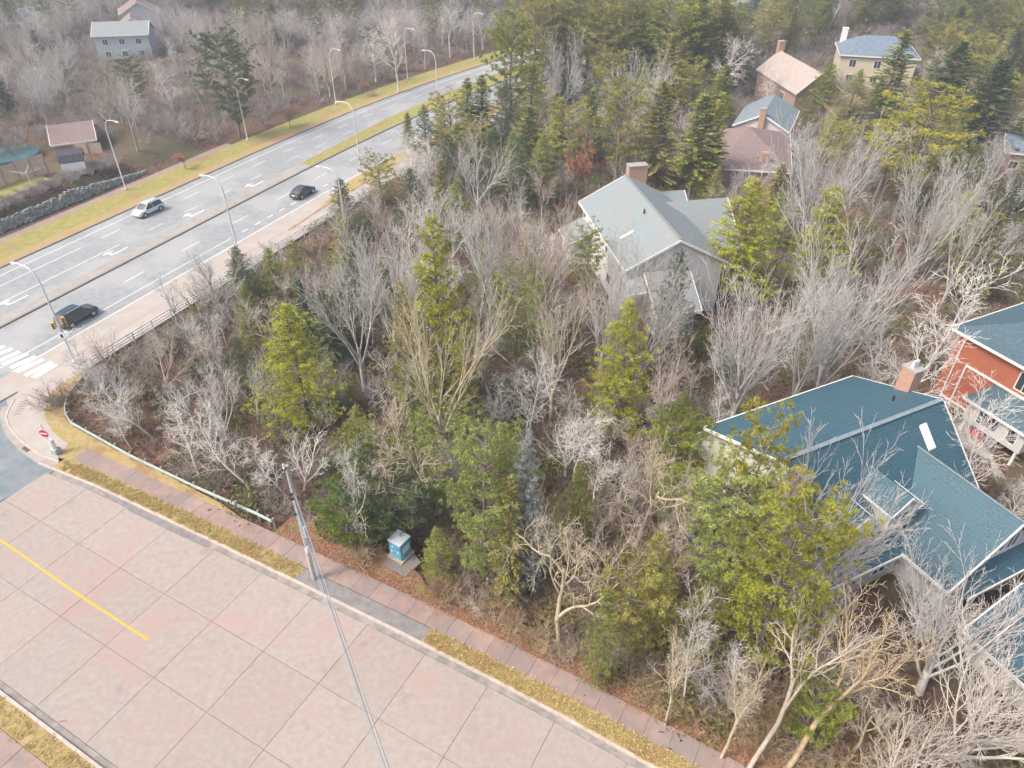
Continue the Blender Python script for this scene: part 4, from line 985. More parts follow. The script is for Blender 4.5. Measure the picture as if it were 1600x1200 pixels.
def pine(seed, H_=12.0, Rm=3.2, bot=.3, nb=46, nl=30, ls=1.0, cone=False):
    r = np.random.RandomState(seed); tx = r.normal(0, .2, 2)
    segs = [(0, 0, -.3, tx[0], tx[1], H_*.5, .2, .13), (tx[0], tx[1], H_*.5, 0, 0, H_*.97, .13, .03)]
    C, D, Nn, Ln, Wd, T = [], [], [], [], [], []
    for b in range(nb):
        t = (b+r.rand())/nb; z = (bot+(1-bot)*t)*H_; az = b*2.4+r.uniform(-.4, .4); L_ = (Rm*(math.sin(math.pi*min(1, .22+.8*(1-t)))**.8)*r.uniform(.55, 1.15)+.3) if not cone else Rm*min(1, .45+2.2*t)*(1-t)**.68*r.uniform(.72, 1.12)*(1+.18*math.sin(2*az+t*9+seed))+.22
        el = .15+.5*t+r.uniform(-.15, .15); d = np.array([math.cos(az)*math.cos(el), math.sin(az)*math.cos(el), math.sin(el)]); p0 = np.array([tx[0]*(1-t), tx[1]*(1-t), z-L_*.2])
        segs.append((*p0, *(p0+d*L_), .05, .015)); side = unit(np.cross(d, [0, 0, 1.])); bt = r.uniform(.7, 1.25)
        for k in range(max(3, int(L_*4.6))):
            f = r.uniform(.4, 1.05) if not cone else r.uniform(.2, 1.03); c = p0+d*L_*f+side*r.normal(0, .22*L_*f)+np.array([0, 0, r.normal(.05, .10)]); pt = bt*r.uniform(.8, 1.2)
            for j in range(nl):
                dv = unit(r.normal(0, 1, 3)*np.array([1, 1, .65])+np.array([0, 0, .45])+d*.4); nn = unit(np.cross(dv, r.normal(0, 1, 3)))
                C.append(c+dv*.04); D.append(dv); Nn.append(nn); Ln.append(r.uniform(.2, .36)*ls); Wd.append(r.uniform(.03, .055)*ls); T.append(pt*r.uniform(.8, 1.25))
    return tubes_mesh('trunk', segs, M['bark'], 5), leaf_mesh('crown', C, D, Nn, Ln, Wd, T, M['needle']), H_
CON = {'spruce': [spruce(21), spruce(22, ragged=.4), spruce(23, Rm=2.2, droop=.2)], 'slimspruce': [spruce(24, Rm=1.7, dens=.9), spruce(25, Rm=1.9, ragged=.4, bot=.25)],
       'pine': [pine(31), pine(32, Rm=3.6, bot=.2), pine(33, Rm=3.0, bot=.42, nb=34)], 'low': [pine(34, 7.0, 3.6, .06, 60)], 'bushy': [pine(41, 12.0, 3.7, .04, 125, 26, .74, True), pine(42, 12.0, 3.6, .10, 115, 26, .74, True), pine(43, 12.0, 3.3, .03, 130, 24, .7, True)], 'bigpine': [pine(35, 12.0, 3.4, .10, 92, 44, .8), pine(36, 12.0, 3.4, .14, 84, 44, .8)]}
RAD = {'spruce': 2.7, 'slimspruce': 1.8, 'pine': 3.0, 'low': 3.4, 'bushy': 2.8, 'bigpine': 3.3, 'vase': 3.6, 'fan': 4.4, 'crook': 3.6, 'slim': 2.0, 'fork': 3.0}
# rust-coloured leaves kept by some young oaks
def rusty():
    r = np.random.RandomState(5); g = bare(77, 'fork'); S = np.array(g.fine); idx = r.choice(len(S), 2600); C = S[idx, 3:6]+r.normal(0, .06, (2600, 3))
    D = r.normal(0, 1, (2600, 3)); D /= np.linalg.norm(D, axis=1)[:, None]; Nn = np.cross(D, r.normal(0, 1, (2600, 3))); Nn /= np.linalg.norm(Nn, axis=1)[:, None]
    return tubes_mesh('trunk', g.main+g.fine[::2], M['bark'], 3), leaf_mesh('leaves', C, D, Nn, r.uniform(.18, .32, 2600), r.uniform(.1, .18, 2600), r.uniform(.6, 1.5, 2600), M['rust_leaf']), S[:, 5].max()
CON['rusty'] = [rusty()]; RAD['rusty'] = 2.6
NAMES = {'spruce': ('spruce_tree', 'spruce'), 'slimspruce': ('spruce_tree', 'spruce'), 'pine': ('pine_tree', 'pine tree'), 'bigpine': ('pine_tree', 'pine tree'), 'bushy': ('spruce_tree', 'spruce'), 'low': ('evergreen_bush', 'evergreen'), 'rusty': ('oak_sapling', 'sapling'),
         'slim': ('birch_tree', 'birch'), 'vase': ('bare_tree', 'bare tree'), 'fan': ('bare_tree', 'bare tree'), 'crook': ('bare_tree', 'bare tree'), 'fork': ('bare_tree', 'bare tree')}
PROTO = {}
def plant(kind, x, y, h, rad, color, label, group=None, tilt=None, z=None, vi=None):
    src = (CON if kind in CON else VAR)[kind]; vi = rng.randrange(len(src)) if vi is None else vi % len(src); tm, cm, H_ = src[vi]
    z = terrain(x, y)-.05 if z is None else z
    nm, cat = NAMES[kind]; key = (kind, vi)
    if key not in PROTO:
        e = empty(nm); t = link('trunk', tm, e); c = link('crown', cm, e); PROTO[key] = e
    else: e = copy_tree(PROTO[key])
    for ch in e.children:
        if ch.name.startswith('trunk'): ch.color = (*(tuple(v*.8 for v in color) if kind in VAR else (.30,.26,.23)), 1)
        else: ch.color = (*color, 1)
    s_ = h/H_; sr = rad/RAD[kind] if rad else s_
    sr = max(.55*s_, min(1.7*s_, sr))
    e.location = (x, y, z); e.scale = (sr, sr, s_)
    rz = rng.uniform(0, 6.28)
    if tilt is not None:
        q = Vector((0, 0, 1)).rotation_difference(Vector(tilt).normalized()); e.rotation_mode = 'QUATERNION'; e.rotation_quaternion = q @ Matrix.Rotation(rz, 4, 'Z').to_quaternion()
    else: e.rotation_euler = (rng.uniform(-.03, .03), rng.uniform(-.03, .03), rz)
    e['label'] = label; e['category'] = cat
    if group: e['group'] = group
    elif 'group' in e: del e['group']
    return e
PLACED = []
def place(kind, ax, ay, by, wpx, color, label, vi=None, z=0.0):
    """a tree whose foot lies on the ground at picture row by and whose tip shows at (ax, ay)"""
    Y = GP(800, by, z).y
    r = (ax-800)/F; u = -(ay-600)/F; d = (r, math.cos(PITCH)+u*math.sin(PITCH), -math.sin(PITCH)+u*math.cos(PITCH)); t = Y/d[1]
    x = d[0]*t; tip = CAMH+d[2]*t; zt = terrain(x, Y)-.05; h = max(1.5, tip-zt); rad = wpx/2/(F/t)*(1.22 if kind in CON else 1.05)
    PLACED.append((x, Y, rad)); return plant(kind, x, Y, h, rad, color, label, z=zt, vi=vi)
def lean(kind, b, tpx, h, color, label, rad=None, vi=None):
    p = GP(*b); p.z = terrain(p.x, p.y)-.05; q = GP(*tpx, h*.85); PLACED.append((p.x, p.y, 1.0))
    return plant(kind, p.x, p.y, (q-p).length, rad, color, label, tilt=(q-p), z=p.z, vi=vi)
BRI, MID, DRK, OLV, BLU, LGT, YEL = (.37,.385,.025), (.24,.28,.045), (.11,.155,.06), (.32,.30,.08), (.38,.42,.40), (.30,.35,.11), (.34,.325,.06)
for a in (
 ('bushy',443,482,655,118,BRI,'broad bright green spruce standing alone behind the left end of the thicket'),
 ('slimspruce',468,432,560,54,DRK,'left one of two dark narrow spruces near the highway barrier'),
 ('slimspruce',500,452,570,52,DRK,'right one of two dark narrow spruces near the highway barrier'),
 ('bushy',612,380,520,64,DRK,'dark spruce left of the tallest bright spruce in the middle of the wood'),
 ('bushy',674,343,620,112,BRI,'tallest bright green spruce in the middle of the wood'),
 ('bushy',628,445,630,85,OLV,'olive spruce in front of the tallest bright spruce'),
 ('bushy',727,508,655,62,YEL,'small yellowish spruce beside a white crooked birch in mid wood'),
 ('pine',808,434,575,75,LGT,'soft pale green pine left of the grey roofed house'),
 ('bushy',985,478,675,105,BRI,'bright green spruce in front of the grey roofed house'),
 ('bushy',1181,284,470,115,BRI,'big bright green spruce at the right side of the grey roofed house'),
 ('bushy',1311,296,460,90,BRI,'tall bright green spruce beside the large pale round crown'),
 ('bushy',376,478,545,34,MID,'thin green spruce next to the walkway barrier'),
 ('slimspruce',635,175,232,46,MID,'small spruce at the road edge nearest the dark sedan'),
 ('bushy',688,168,232,56,MID,'bushy small spruce beside the road, right of the smallest one'),
 ('slimspruce',727,120,222,54,MID,'left of the twin pointed spruces at the road bend'),
 ('slimspruce',753,115,220,44,MID,'right of the twin pointed spruces at the road bend'),
 ('bigpine',800,38,205,74,MID,'tall dark pine where the highway disappears'),
 ('bushy',832,100,205,55,BRI,'bright spruce just behind the tall dark pine by the highway'),
 ('slimspruce',885,100,190,48,DRK,'dark pointed spruce behind the pale broom shaped tree'),
 ('spruce',922,138,245,58,MID,'pointed green spruce left of the olive spruce row'),
 ('pine',975,133,285,74,OLV,'left tree of the olive spruce row above the grey roofed house'),
 ('spruce',1042,125,290,78,OLV,'middle tree of the olive spruce row above the grey roofed house'),
 ('spruce',1066,62,185,55,OLV,'olive spruce with narrow top behind the pale broom shaped tree'),
 ('slimspruce',1101,147,310,64,MID,'tall dark green spruce left of the brown roofed house'),
 ('slimspruce',1133,100,200,56,MID,'grey green spruce right beside the teal roofed house'),
 ('slimspruce',1130,140,310,48,BRI,'bright slender spruce touching the brown roof'),
 ('spruce',826,165,265,60,MID,'green spruce among bare trees below the tall dark pine'),
 ('slimspruce',878,152,250,40,MID,'narrow green spruce near the rusty leaved sapling'),
 ('bigpine',757,680,905,112,LGT,'large light green pine right of the blue utility cabinet'),
 ('bushy',818,688,922,92,BLU,'greyish blue spruce behind the light green pine'),
 ('spruce',795,742,935,72,OLV,'olive green spruce in front of the greyish blue one'),
 ('bushy',905,728,860,66,MID,'small green spruce in the middle of the lower wood'),
 ('pine',690,650,805,88,LGT,'pale pine behind the dark low evergreen clump'),
 ('low',600,735,828,130,DRK,'dark spreading evergreen just behind the blue utility cabinet'),
 ('low',535,775,850,80,(.15,.21,.03),'rounded green evergreen at the sidewalk left of the blue cabinet'),
 ('bushy',1040,835,1020,82,YEL,'yellow green spruce leaning out beside creamy branches'),
 ('pine',985,895,1050,92,OLV,'low olive pine near the sidewalk in the lower middle'),
 ('bigpine',1165,748,925,150,LGT,'large pale green pine hiding the cream gable of the blue roofed house'),
 ('pine',1212,665,905,66,YEL,'yellow tipped pine rising over the left end of the blue roof'),
 ('bigpine',1272,792,1035,168,(.29,.295,.045),'broad mossy yellow green pine in front of the blue roofed house'),
 ('slimspruce',1415,45,200,54,MID,'tall pointed spruce in front of the cream house'),
 ('bushy',1345,110,205,62,MID,'right spruce of the pair hiding the cream wall'),
 ('bushy',1300,100,195,58,MID,'left spruce of the pair hiding the cream wall'),
 ('pine',1462,150,345,130,YEL,'large cascading yellow green pine below the cream house'),
 ('pine',1405,185,320,95,YEL,'yellow green pine at the right of the large round pale crown'),
 ('bushy',1520,303,390,74,BRI,'bright spruce right of the large yellow green pine'),
 ('spruce',1505,60,215,90,DRK,'dark broad spruce right of the cream house'),
 ('spruce',1562,330,470,74,OLV,'olive spruce above the red brick house'),
 ('spruce',1570,90,250,100,DRK,'massive dark evergreen near the right edge behind a lamp arm'),
 ('bigpine',340,58,214,78,DRK,'dark evergreen standing over the bare wood across the highway'),
 ('low',1282,1075,1150,80,MID,'green bush between two leaning trunks at the lower right'),
 ('low',655,600,700,70,MID,'mid green evergreen clump behind the creamy crooked tree'),
 ('low',1065,655,745,80,MID,'low green evergreen left of the balcony'),
 ('bushy',952,925,1074,46,MID,'small slim spruce close to the sidewalk'),
 ('rusty',905,218,330,36,(.3,.25,.2),'sapling with rust orange leaves left of the grey roofed house chimney'),
 ('rusty',448,168,200,26,(.3,.25,.2),'small rust orange sapling on the far verge, left one'),
 ('rusty',570,125,150,20,(.3,.25,.2),'small rust orange sapling on the far verge, right one'),
 ('rusty',283,237,264,26,(.3,.25,.2),'low rust orange bush at the foot of the far wood'),
): place(*a)
G1, G2c, CR, PK, WH, BR = (.70,.695,.68), (.58,.575,.56), (.74,.66,.49), (.62,.53,.47), (.88,.86,.83), (.30,.23,.18)
for a in (
 ('fan',590,292,560,165,G1,'large grey vase shaped tree over the walkway barrier'),
 ('vase',530,355,600,115,G1,'grey spreading tree left of the large vase shaped one'),
 ('vase',668,395,720,110,CR,'tall tree with a straight tan trunk in mid wood'),
 ('vase',765,285,545,125,G1,'pale grey tree with upswept crown in the upper middle of the wood'),
 ('vase',740,180,345,110,G1,'round grey crown near the twin pointed spruces'),
 ('fan',832,262,520,140,PK,'tall pinkish fan crowned tree left of the grey roofed house'),
 ('crook',757,455,610,80,WH,'white crooked tree above the yellowish small spruce'),
 ('slim',640,190,330,50,WH,'slender white birch near the road edge spruces'),
 ('fan',1000,72,200,120,G1,'pale broom shaped tree among dark spruces at the top middle'),
 ('vase',885,28,200,84,G1,'grey tree behind the tall pine at the top'),
 ('crook',1130,50,160,95,WH,'white tangled crown left of the tan roofed house'),
 ('slim',1205,95,172,30,WH,'single white birch leaning before the tan roofed house'),
 ('fan',1320,148,420,200,G1,'largest round pale grey crown right of the brown roofed house'),
 ('fan',1207,385,655,180,G1,'wide silvery crown above the blue roof'),
 ('fan',1372,305,620,120,G1,'tall silvery broom shaped tree between two bright spruces'),
 ('vase',1300,420,640,90,G2c,'dense grey tree between the wide silvery crown and the birch'),
 ('slim',1500,375,660,130,WH,'white barked birch beside the right chimney of the blue roof'),
 ('crook',1400,470,620,110,WH,'white branching tree behind the ridge of the blue roof'),
 ('fan',1510,200,440,150,G1,'pale airy crown below the massive dark evergreen'),
 ('vase',1560,260,480,110,G1,'pale crown at the right edge above the red brick house'),
 ('crook',645,590,790,150,CR,'creamy crooked tree in front of the green evergreen clump'),
 ('crook',535,700,850,120,G1,'round grey crown on a short trunk left of the blue cabinet'),
 ('slim',905,635,740,90,WH,'white birch crown in the centre of the lower wood'),
 ('crook',1020,650,850,165,CR,'big creamy spreading tree left of the cream gable'),
 ('crook',975,780,945,150,PK,'pinkish spreading tree below the big creamy one'),
 ('crook',885,810,1010,115,CR,'creamy small tree close to the sidewalk middle'),
 ('slim',830,530,690,70,WH,'white forked birch in the middle of the wood'),
 ('vase',870,400,640,110,CR,'beige upright tree left of the bright spruce by the grey house'),
 ('fork',1060,500,720,110,PK,'pinkish forked tree right of the bright spruce'),
 ('crook',600,510,690,90,G1,'grey tree with arching limb left of mid wood'),
 ('fan',1330,690,960,130,G1,'grey crown spreading over the left dormer of the blue roof'),
 ('slim',1590,590,790,100,WH,'white birch in front of the white bay window'),
 ('slim',1115,925,1110,75,G1,'slender pale tree behind the lower sidewalk end'),
 ('fork',1075,985,1135,95,CR,'small twin stemmed tan tree by the sidewalk end'),
 ('fork',1190,1000,1185,120,CR,'forked creamy tree at the lower right near the sidewalk'),
 ('fork',955,985,1060,70,PK,'short tan forked tree close to the kerb in the lower middle'),
 ('fork',700,1, 90,60,G1,'tall pale trunked tree in the far wood above the highway lamp'),
 ('slim',610,15,145,50,WH,'tall white trunked birch in the far wood, left of a pair'),
 ('slim',578,40,128,45,WH,'tall white trunked birch in the far wood, right of a pair'),
): place(*a)
bigs = [
 ('fan',(1440,1075),(1530,840),10.5,(.80,.78,.76),'large silvery fan shaped tree in front of the blue wing roof',5.2),
 ('fan',(1490,1190),(1660,1010),10,(.78,.74,.68),'large pale tree spreading across the lower right corner',5.5),
 ('fan',(1370,1260),(1560,1190),9,(.72,.66,.58),'dense pale branches filling the bottom right corner',5.5),
 ('fork',(1225,1205),(1430,930),12,(.70,.56,.36),'tree with a thick leaning tan trunk at the bottom right',3.6),
 ('fork',(1165,1215),(1330,900),12,(.66,.58,.48),'leaning grey tan tree left of the thick tan trunk',3.2),
 ('slim',(238,685),(148,590),8,WH,'leaning white birch nearest the guard rail corner',1.6),
 ('slim',(205,700),(165,640),5,WH,'short leaning birch behind the guard rail corner',1.0),
 ('slim',(310,742),(238,630),8,WH,'second leaning birch along the guard rail',1.6),
 ('slim',(395,765),(285,640),9,WH,'third leaning white birch along the guard rail',1.9),
 ('slim',(450,775),(390,690),7,WH,'leaning birch beside the utility pole top',1.5),
 ('slim',(175,615),(122,540),6,WH,'bent birch in front of the lamp pole by the crossing',1.2),
 ('slim',(760,972),(726,938),2.2,WH,'small fallen white branch on the leaf litter by the sidewalk',.35),
 ('vase',(350,680),(330,560),8,G1,'grey leafless tree in the left thicket',2.6),
 ('vase',(400,640),(395,540),7,G1,'grey leafless tree below the thin green spruce',2.4),
 ('vase',(500,650),(510,540),7,G1,'silvery leafless tree right of the broad bright spruce',2.4)]
for kind, b, tp, h, c, lab, rd in bigs: lean(kind, b, tp, h, c, lab, rd)

for a in (('pine',922,362,468,48,MID,'small soft pine against the white wall of the grey roofed house'),('slim',985,350,575,44,G2c,'thin grey tree rising in front of the grey roof'),('bushy',1062,392,560,66,DRK,'dark spruce closing the view below the near gable of the grey roofed house'),('fan',1022,372,600,120,G2c,'broad grey tree standing in front of the low roof of the grey roofed house'),('vase',955,395,590,90,G1,'pale leafless tree left of the low roof of the grey roofed house'),('fork',962,400,560,60,G2c,'grey bare tree hiding the lower roof of the grey roofed house'),('slim',1015,380,580,50,PK,'slender brownish tree before the near gable of the grey roofed house'),
 ('fork',1062,410,550,64,G2c,'grey bare tree at the near right corner of the grey roofed house'),('vase',915,420,540,56,PK,'pinkish bush like tree by the white wall of the grey roofed house'),
 ('crook',1200,222,330,70,G1,'grey crooked tree before the brown roofed house'),('slimspruce',1225,255,360,40,OLV,'olive narrow spruce below the corner of the brown roof')): place(*a)
# ---- filling trees
OBST = []   # house boxes in their own frames
def hb(o, ang, u0, u1, v0, v1): OBST.append((Vector((o[0], o[1])), R(ang), u0-1.2, u1+1.2, v0-1.2, v1+1.2))
hb((15.26,43.39),25.6,-1,17,-2,27); hb((41.1,57.4),25.6,-5,15,0,13); hb((8.5,87.2),10.6,-2.5,17,-4,25); hb((37.5,125.2),-24.4,0,10,-14,0)
hb((30,122),-10,0,17,0,20); hb((50.7,158.3),6.6,0,13,-1,25); hb((70.9,167.9),-15.7,0,17,-13,0)
def blocked(x, y, m=0):
    for o, a, u0, u1, v0, v1 in OBST:
        dx, dy = x-o.x, y-o.y; u = dx*math.cos(a)+dy*math.sin(a); v = dx*math.sin(a)-dy*math.cos(a)
        if u0-m < u < u1+m and v0-m < v < v1+m: return True
    return False
def view_ok(x, y, h=6):
    a = px_of((x, y, 0)); b = px_of((x, y, h)); return -120 < a[0] < 1720 and a[1] > -60 and b[1] < 1290
# sightlines over houses that must stay open: avoid tall trees directly in front of the roofs
def hides(x, y, h):
    t = px_of((x, y, h)); b = px_of((x, y, 0))
    for x0, x1, y0, y1 in ((1180,1600,560,960),(905,1080,275,470),(590,660,825,900),(1140,1240,155,265),(1440,1600,480,800),(1180,1290,75,160),(1310,1450,50,135),(120,240,15,110),(60,165,210,280),(210,1600,0,0)):
        if x0-14 < t[0] < x1+14 and t[1] < y1 and b[1] > y0+25 and (t[1] < y1-.25*(y1-y0)): return True
    return False
LAND = [((627,868),'blue utility cabinet'),((443,600),'broad lone spruce'),((674,560),'tallest bright spruce'),((985,640),'spruce before the grey roofed house'),((985,380),'grey roofed house'),((1181,430),'spruce beside the grey roofed house'),((1311,440),'tall spruce near the large round crown'),((1320,330),'large round pale crown'),((1185,235),'brown roofed house'),((1225,180),'teal roofed house'),((1230,120),'tan roofed house'),((1380,110),'cream house'),((1530,600),'red brick house'),((1300,680),'blue roofed house'),((1165,900),'pale pine by the cream gable'),((1272,1000),'mossy yellow green evergreen'),((765,880),'light green pine'),((818,880),'greyish blue spruce'),((612,860),'dark spreading evergreen'),((1020,820),'big creamy spreading tree'),((375,406),'lamp on the pale walkway'),((117,566),'zebra crossing lamp'),((474,303),'dark sedan'),((232,330),'white car'),((100,265),'garden shed'),((110,225),'brown sided house'),((205,90),'pale blue house'),((340,215),'dark evergreen across the highway'),((387,219),'second lamp of the far verge'),((525,163),'third lamp of the far verge'),((637,124),'fourth lamp of the far verge'),((741,94),'lamp by the road bend'),((800,210),'tall dark pine at the bend'),((1042,280),'olive spruce row'),((905,320),'rust leaved sapling'),((1462,330),'cascading yellow green pine'),((1520,380),'bright spruce on the right'),((1570,240),'massive dark evergreen'),((205,70),'white gabled houses'),((10,110),'pale corner house'),((1440,1075),'silvery fan tree'),((1225,1200),'thick tan trunk'),((690,165),'twin pointed spruces'),((240,700),'guard rail corner birch'),((422,812),'guard rail end'),((832,500),'pinkish fan crowned tree'),((590,540),'large vase shaped tree'),((1050,25),'top middle edge'),((1250,20),'top edge above the tan house'),((450,40),'upper left wood')]
FILL = []
def name_fill():
    d = {}
    for e, look, x, y, h in FILL:
        q = px_of((x, y, h*.4)); l = min(LAND, key=lambda a: (a[0][0]-q[0])**2+(a[0][1]-q[1])**2); dx, dy = q[0]-l[0][0], q[1]-l[0][1]; dist = math.hypot(dx, dy)
        rel = ('right of' if dx > 0 else 'left of') if abs(dx) > abs(dy) else ('below' if dy > 0 else 'above')
        d.setdefault((look, rel, l[1]), []).append((dist, e))
    for (look, rel, l), es in d.items():
        es.sort(key=lambda a: a[0])
        for i, (_, e) in enumerate(es):
            pre = '' if len(es) == 1 else ['nearest ', 'second ', 'third ', 'fourth ', 'fifth ', 'sixth ', 'seventh ', 'eighth ', 'ninth ', 'tenth '][min(i, 9)]
            e['label'] = pre+look+(' '+rel+' the '+l if len(es) == 1 else ' '+rel+' the '+l+', counted outwards')
def fill(n, box, mind, hr, kinds, label, group, seed, test=None, tag_far=False, zt=None):
    r = random.Random(seed); c = 0; tries = 0
    while c < n and tries < n*40:
        tries += 1; x = r.uniform(box[0], box[1]); y = r.uniform(box[2], box[3])
        if test and not test(x, y): continue
        if on_pave(x, y, 1.0) or blocked(x, y): continue
        h = r.uniform(*hr)
        if not view_ok(x, y, h) or hides(x, y, h): continue
        if any((x-a)**2+(y-b)**2 < (mind+.25*rr)**2 for a, b, rr in PLACED): continue
        kind, col, lab = kinds[r.randrange(len(kinds))]
        j = r.uniform(.85, 1.15); col = tuple(v*j for v in col)
        PLACED.append((x, y, 0)); c += 1
        k0 = h/12*RAD[kind] if kind in CON else None
        e_ = plant(kind, x, y, h, (k0*1.25 if k0 else h/9.5*RAD[kind]*r.uniform(.9, 1.15)), col, lab+' '+label, group); FILL.append((e_, lab, x, y, h))
    return c
lot = lambda x, y: s_of((x, y))[1] > 26.5 and hw_of(x, y)[1] < -17.5 and y < 80 and x < 20
bk = [('vase',G1,'grey leafless tree'),('crook',G1,'silvery leafless tree'),('fork',PK,'pinkish bare tree'),('slim',(.8,.77,.73),'pale slender bare tree'),('crook',CR,'cream twigged bare tree'),('fork',G2c,'dull grey bare tree'),('vase',PK,'brownish bare tree')]
fill(32, (-42, 22, 26, 78), 2.4, (3, 8), [('bushy',MID,'small green spruce'),('bushy',OLV,'small olive spruce'),('bushy',DRK,'small dark spruce'),('low',MID,'low evergreen')], 'in the thicket between the guard rail and the grey roofed house', 'small evergreens of the middle thicket', 2, lambda x, y: lot(x, y) and px_of((x, y, 0))[0] > 370)
fill(50, (-45, 22, 24, 78), 2.3, (4.5, 8), bk, 'in the thicket between the guard rail and the grey roofed house', 'bare trees of the middle thicket', 1, lot)
mid2 = lambda x, y: hw_of(x, y)[1] < -17.5 and y >= 78 and x < 26
fill(32, (-22, 30, 84, 190), 3.2, (8, 12), [('bushy',MID,'green spruce'),('slimspruce',OLV,'olive spruce'),('bushy',DRK,'dark spruce'),('pine',OLV,'olive pine')], 'in the wood between the highway bend and the grey roofed house', 'evergreens of the upper wood', 4, mid2)
fill(38, (-30, 28, 78, 190), 3.2, (6, 10), bk, 'in the wood between the highway bend and the grey roofed house', 'bare trees of the upper wood', 3, mid2)
rt = lambda x, y: x > 18 and y < 150 and s_of((x, y))[1] > 27
fill(40, (18, 100, 50, 140), 3.4, (6, 10.5), bk, 'in the gardens around the houses on the right', 'bare trees around the right houses', 5, rt)
fill(34, (20, 100, 55, 150), 3.4, (7, 12), [('bushy',MID,'green spruce'),('bushy',OLV,'olive spruce'),('slimspruce',DRK,'dark spruce'),('pine',YEL,'yellow green pine')], 'in the gardens around the houses on the right', 'evergreens around the right houses', 6, rt)
fr = lambda x, y: s_of((x, y))[1] > 26 and x > 8 and y < 48
fill(36, (2, 42, 12, 46), 2.0, (3.5, 6.5), bk, 'below the blue roofed house at the lower right', 'bare trees at the lower right', 7, fr)
screen = lambda x, y: -48 < hw_of(x, y)[1] < -16 and hw_of(x, y)[0] > 104
fill(64, (-10, 190, 180, 340), 2.8, (14, 19), [('pine',OLV,'tall olive pine'),('pine',MID,'tall green pine'),('spruce',MID,'tall green spruce')], 'hiding the highway beyond its bend', 'tall evergreens at the highway bend', 12, screen)
rr_ = random.Random(31)
for i in range(26):
    ax = 822+i*13+rr_.uniform(-6, 6); by = rr_.uniform(118, 165)-.12*(ax-822)*.4; ay = rr_.uniform(-14, 34)
    k_ = ('pine', 'bigpine', 'spruce')[rr_.choice((0, 0, 1, 2))]; c_ = rr_.choice((OLV, MID, (.24,.25,.06), OLV)); lk = {'pine': 'tall olive pine', 'bigpine': 'tall full crowned pine', 'spruce': 'tall green spruce'}[k_]
    e_ = place(k_, ax, ay, by, rr_.uniform(58, 84), c_, lk); e_['group'] = 'tall evergreens above the highway bend'; FILL.append((e_, lk, PLACED[-1][0], PLACED[-1][1], 14))
for i in range(16):
    ax = 1190+i*25+rr_.uniform(-9, 9); by = rr_.uniform(44, 72); ay = rr_.uniform(-40, 4)
    k_ = rr_.choice(('pine', 'spruce')); e_ = place(k_, ax, ay, by, rr_.uniform(46, 66), rr_.choice((OLV, MID, DRK)), 'x'); lk = 'far olive pine' if k_ == 'pine' else 'far pointed spruce'
    e_['group'] = 'evergreens behind the cream and tan houses'; FILL.append((e_, lk, PLACED[-1][0], PLACED[-1][1], 12))
far = lambda x, y: hw_of(x, y)[1] < -16 and y > 130
fill(110, (0, 190, 130, 290), 3.4, (9, 14), [('pine',OLV,'olive pine'),('bushy',(.22,.24,.06),'green pine'),('spruce',DRK,'dark spruce'),('pine',YEL,'yellow green pine'),('spruce',OLV,'olive spruce')], 'in the evergreen wood along the top of the picture', 'far evergreens', 8, far)
fill(26, (0, 190, 130, 240), 4.2, (8, 12), bk, 'in the evergreen wood along the top of the picture', 'far bare trees on the right', 9, far)
nw = lambda x, y: hw_of(x, y)[1] > (21.5 if hw_of(x, y)[0] > 27 else 40)
nk = [('vase',G1,'grey leafless tree'),('vase',PK,'pinkish bare tree'),('fork',G2c,'dull grey bare tree'),('slim',(.75,.73,.71),'pale slender bare tree'),('vase',(.60,.54,.50),'brown grey bare tree')]
fill(88, (-130, 10, 110, 215), 3.0, (8, 12), nk, 'in the wood across the highway', 'bare trees across the highway', 10, nw)
fill(26, (-110, 20, 130, 260), 4, (6, 11), [('spruce',DRK,'dark spruce'),('spruce',MID,'green spruce'),('pine',DRK,'dark pine')], 'in the wood across the highway', 'evergreens across the highway', 11, nw)
name_fill()
# ---- distant wood as one mass, undergrowth, grass tufts
def scatter(name, label, cat, srcs, n, pts, smin, smax, seed, colors=None, kind='stuff'):
    """joined copies of small source meshes, one mesh"""
    r = np.random.RandomState(seed); Vs, Fs, Ts, off = [], [], [], 0
    for (x, y, z, s_) in pts:
        V0, F0 = srcs[r.randint(len(srcs))]; a = r.uniform(0, 6.28); c, sn_ = math.cos(a), math.sin(a)
        Vn = V0*s_; Vn = np.stack([Vn[:, 0]*c-Vn[:, 1]*sn_+x, Vn[:, 0]*sn_+Vn[:, 1]*c+y, Vn[:, 2]*r.uniform(.8, 1.2)+z], 1)
        Vs.append(Vn); Fs.append(F0+off); off += len(V0); Ts.append(np.full(len(F0), r.uniform(.6, 1.4)))
    return np.concatenate(Vs), np.concatenate(Fs), np.concatenate(Ts)
def arrs(me):
    V = np.zeros(len(me.vertices)*3, dtype=np.float32); me.vertices.foreach_get('co', V); Fc = np.zeros(len(me.loops), dtype=np.int32); me.loops.foreach_get('vertex_index', Fc)
    return V.reshape(-1, 3), Fc.reshape(len(me.polygons), -1)
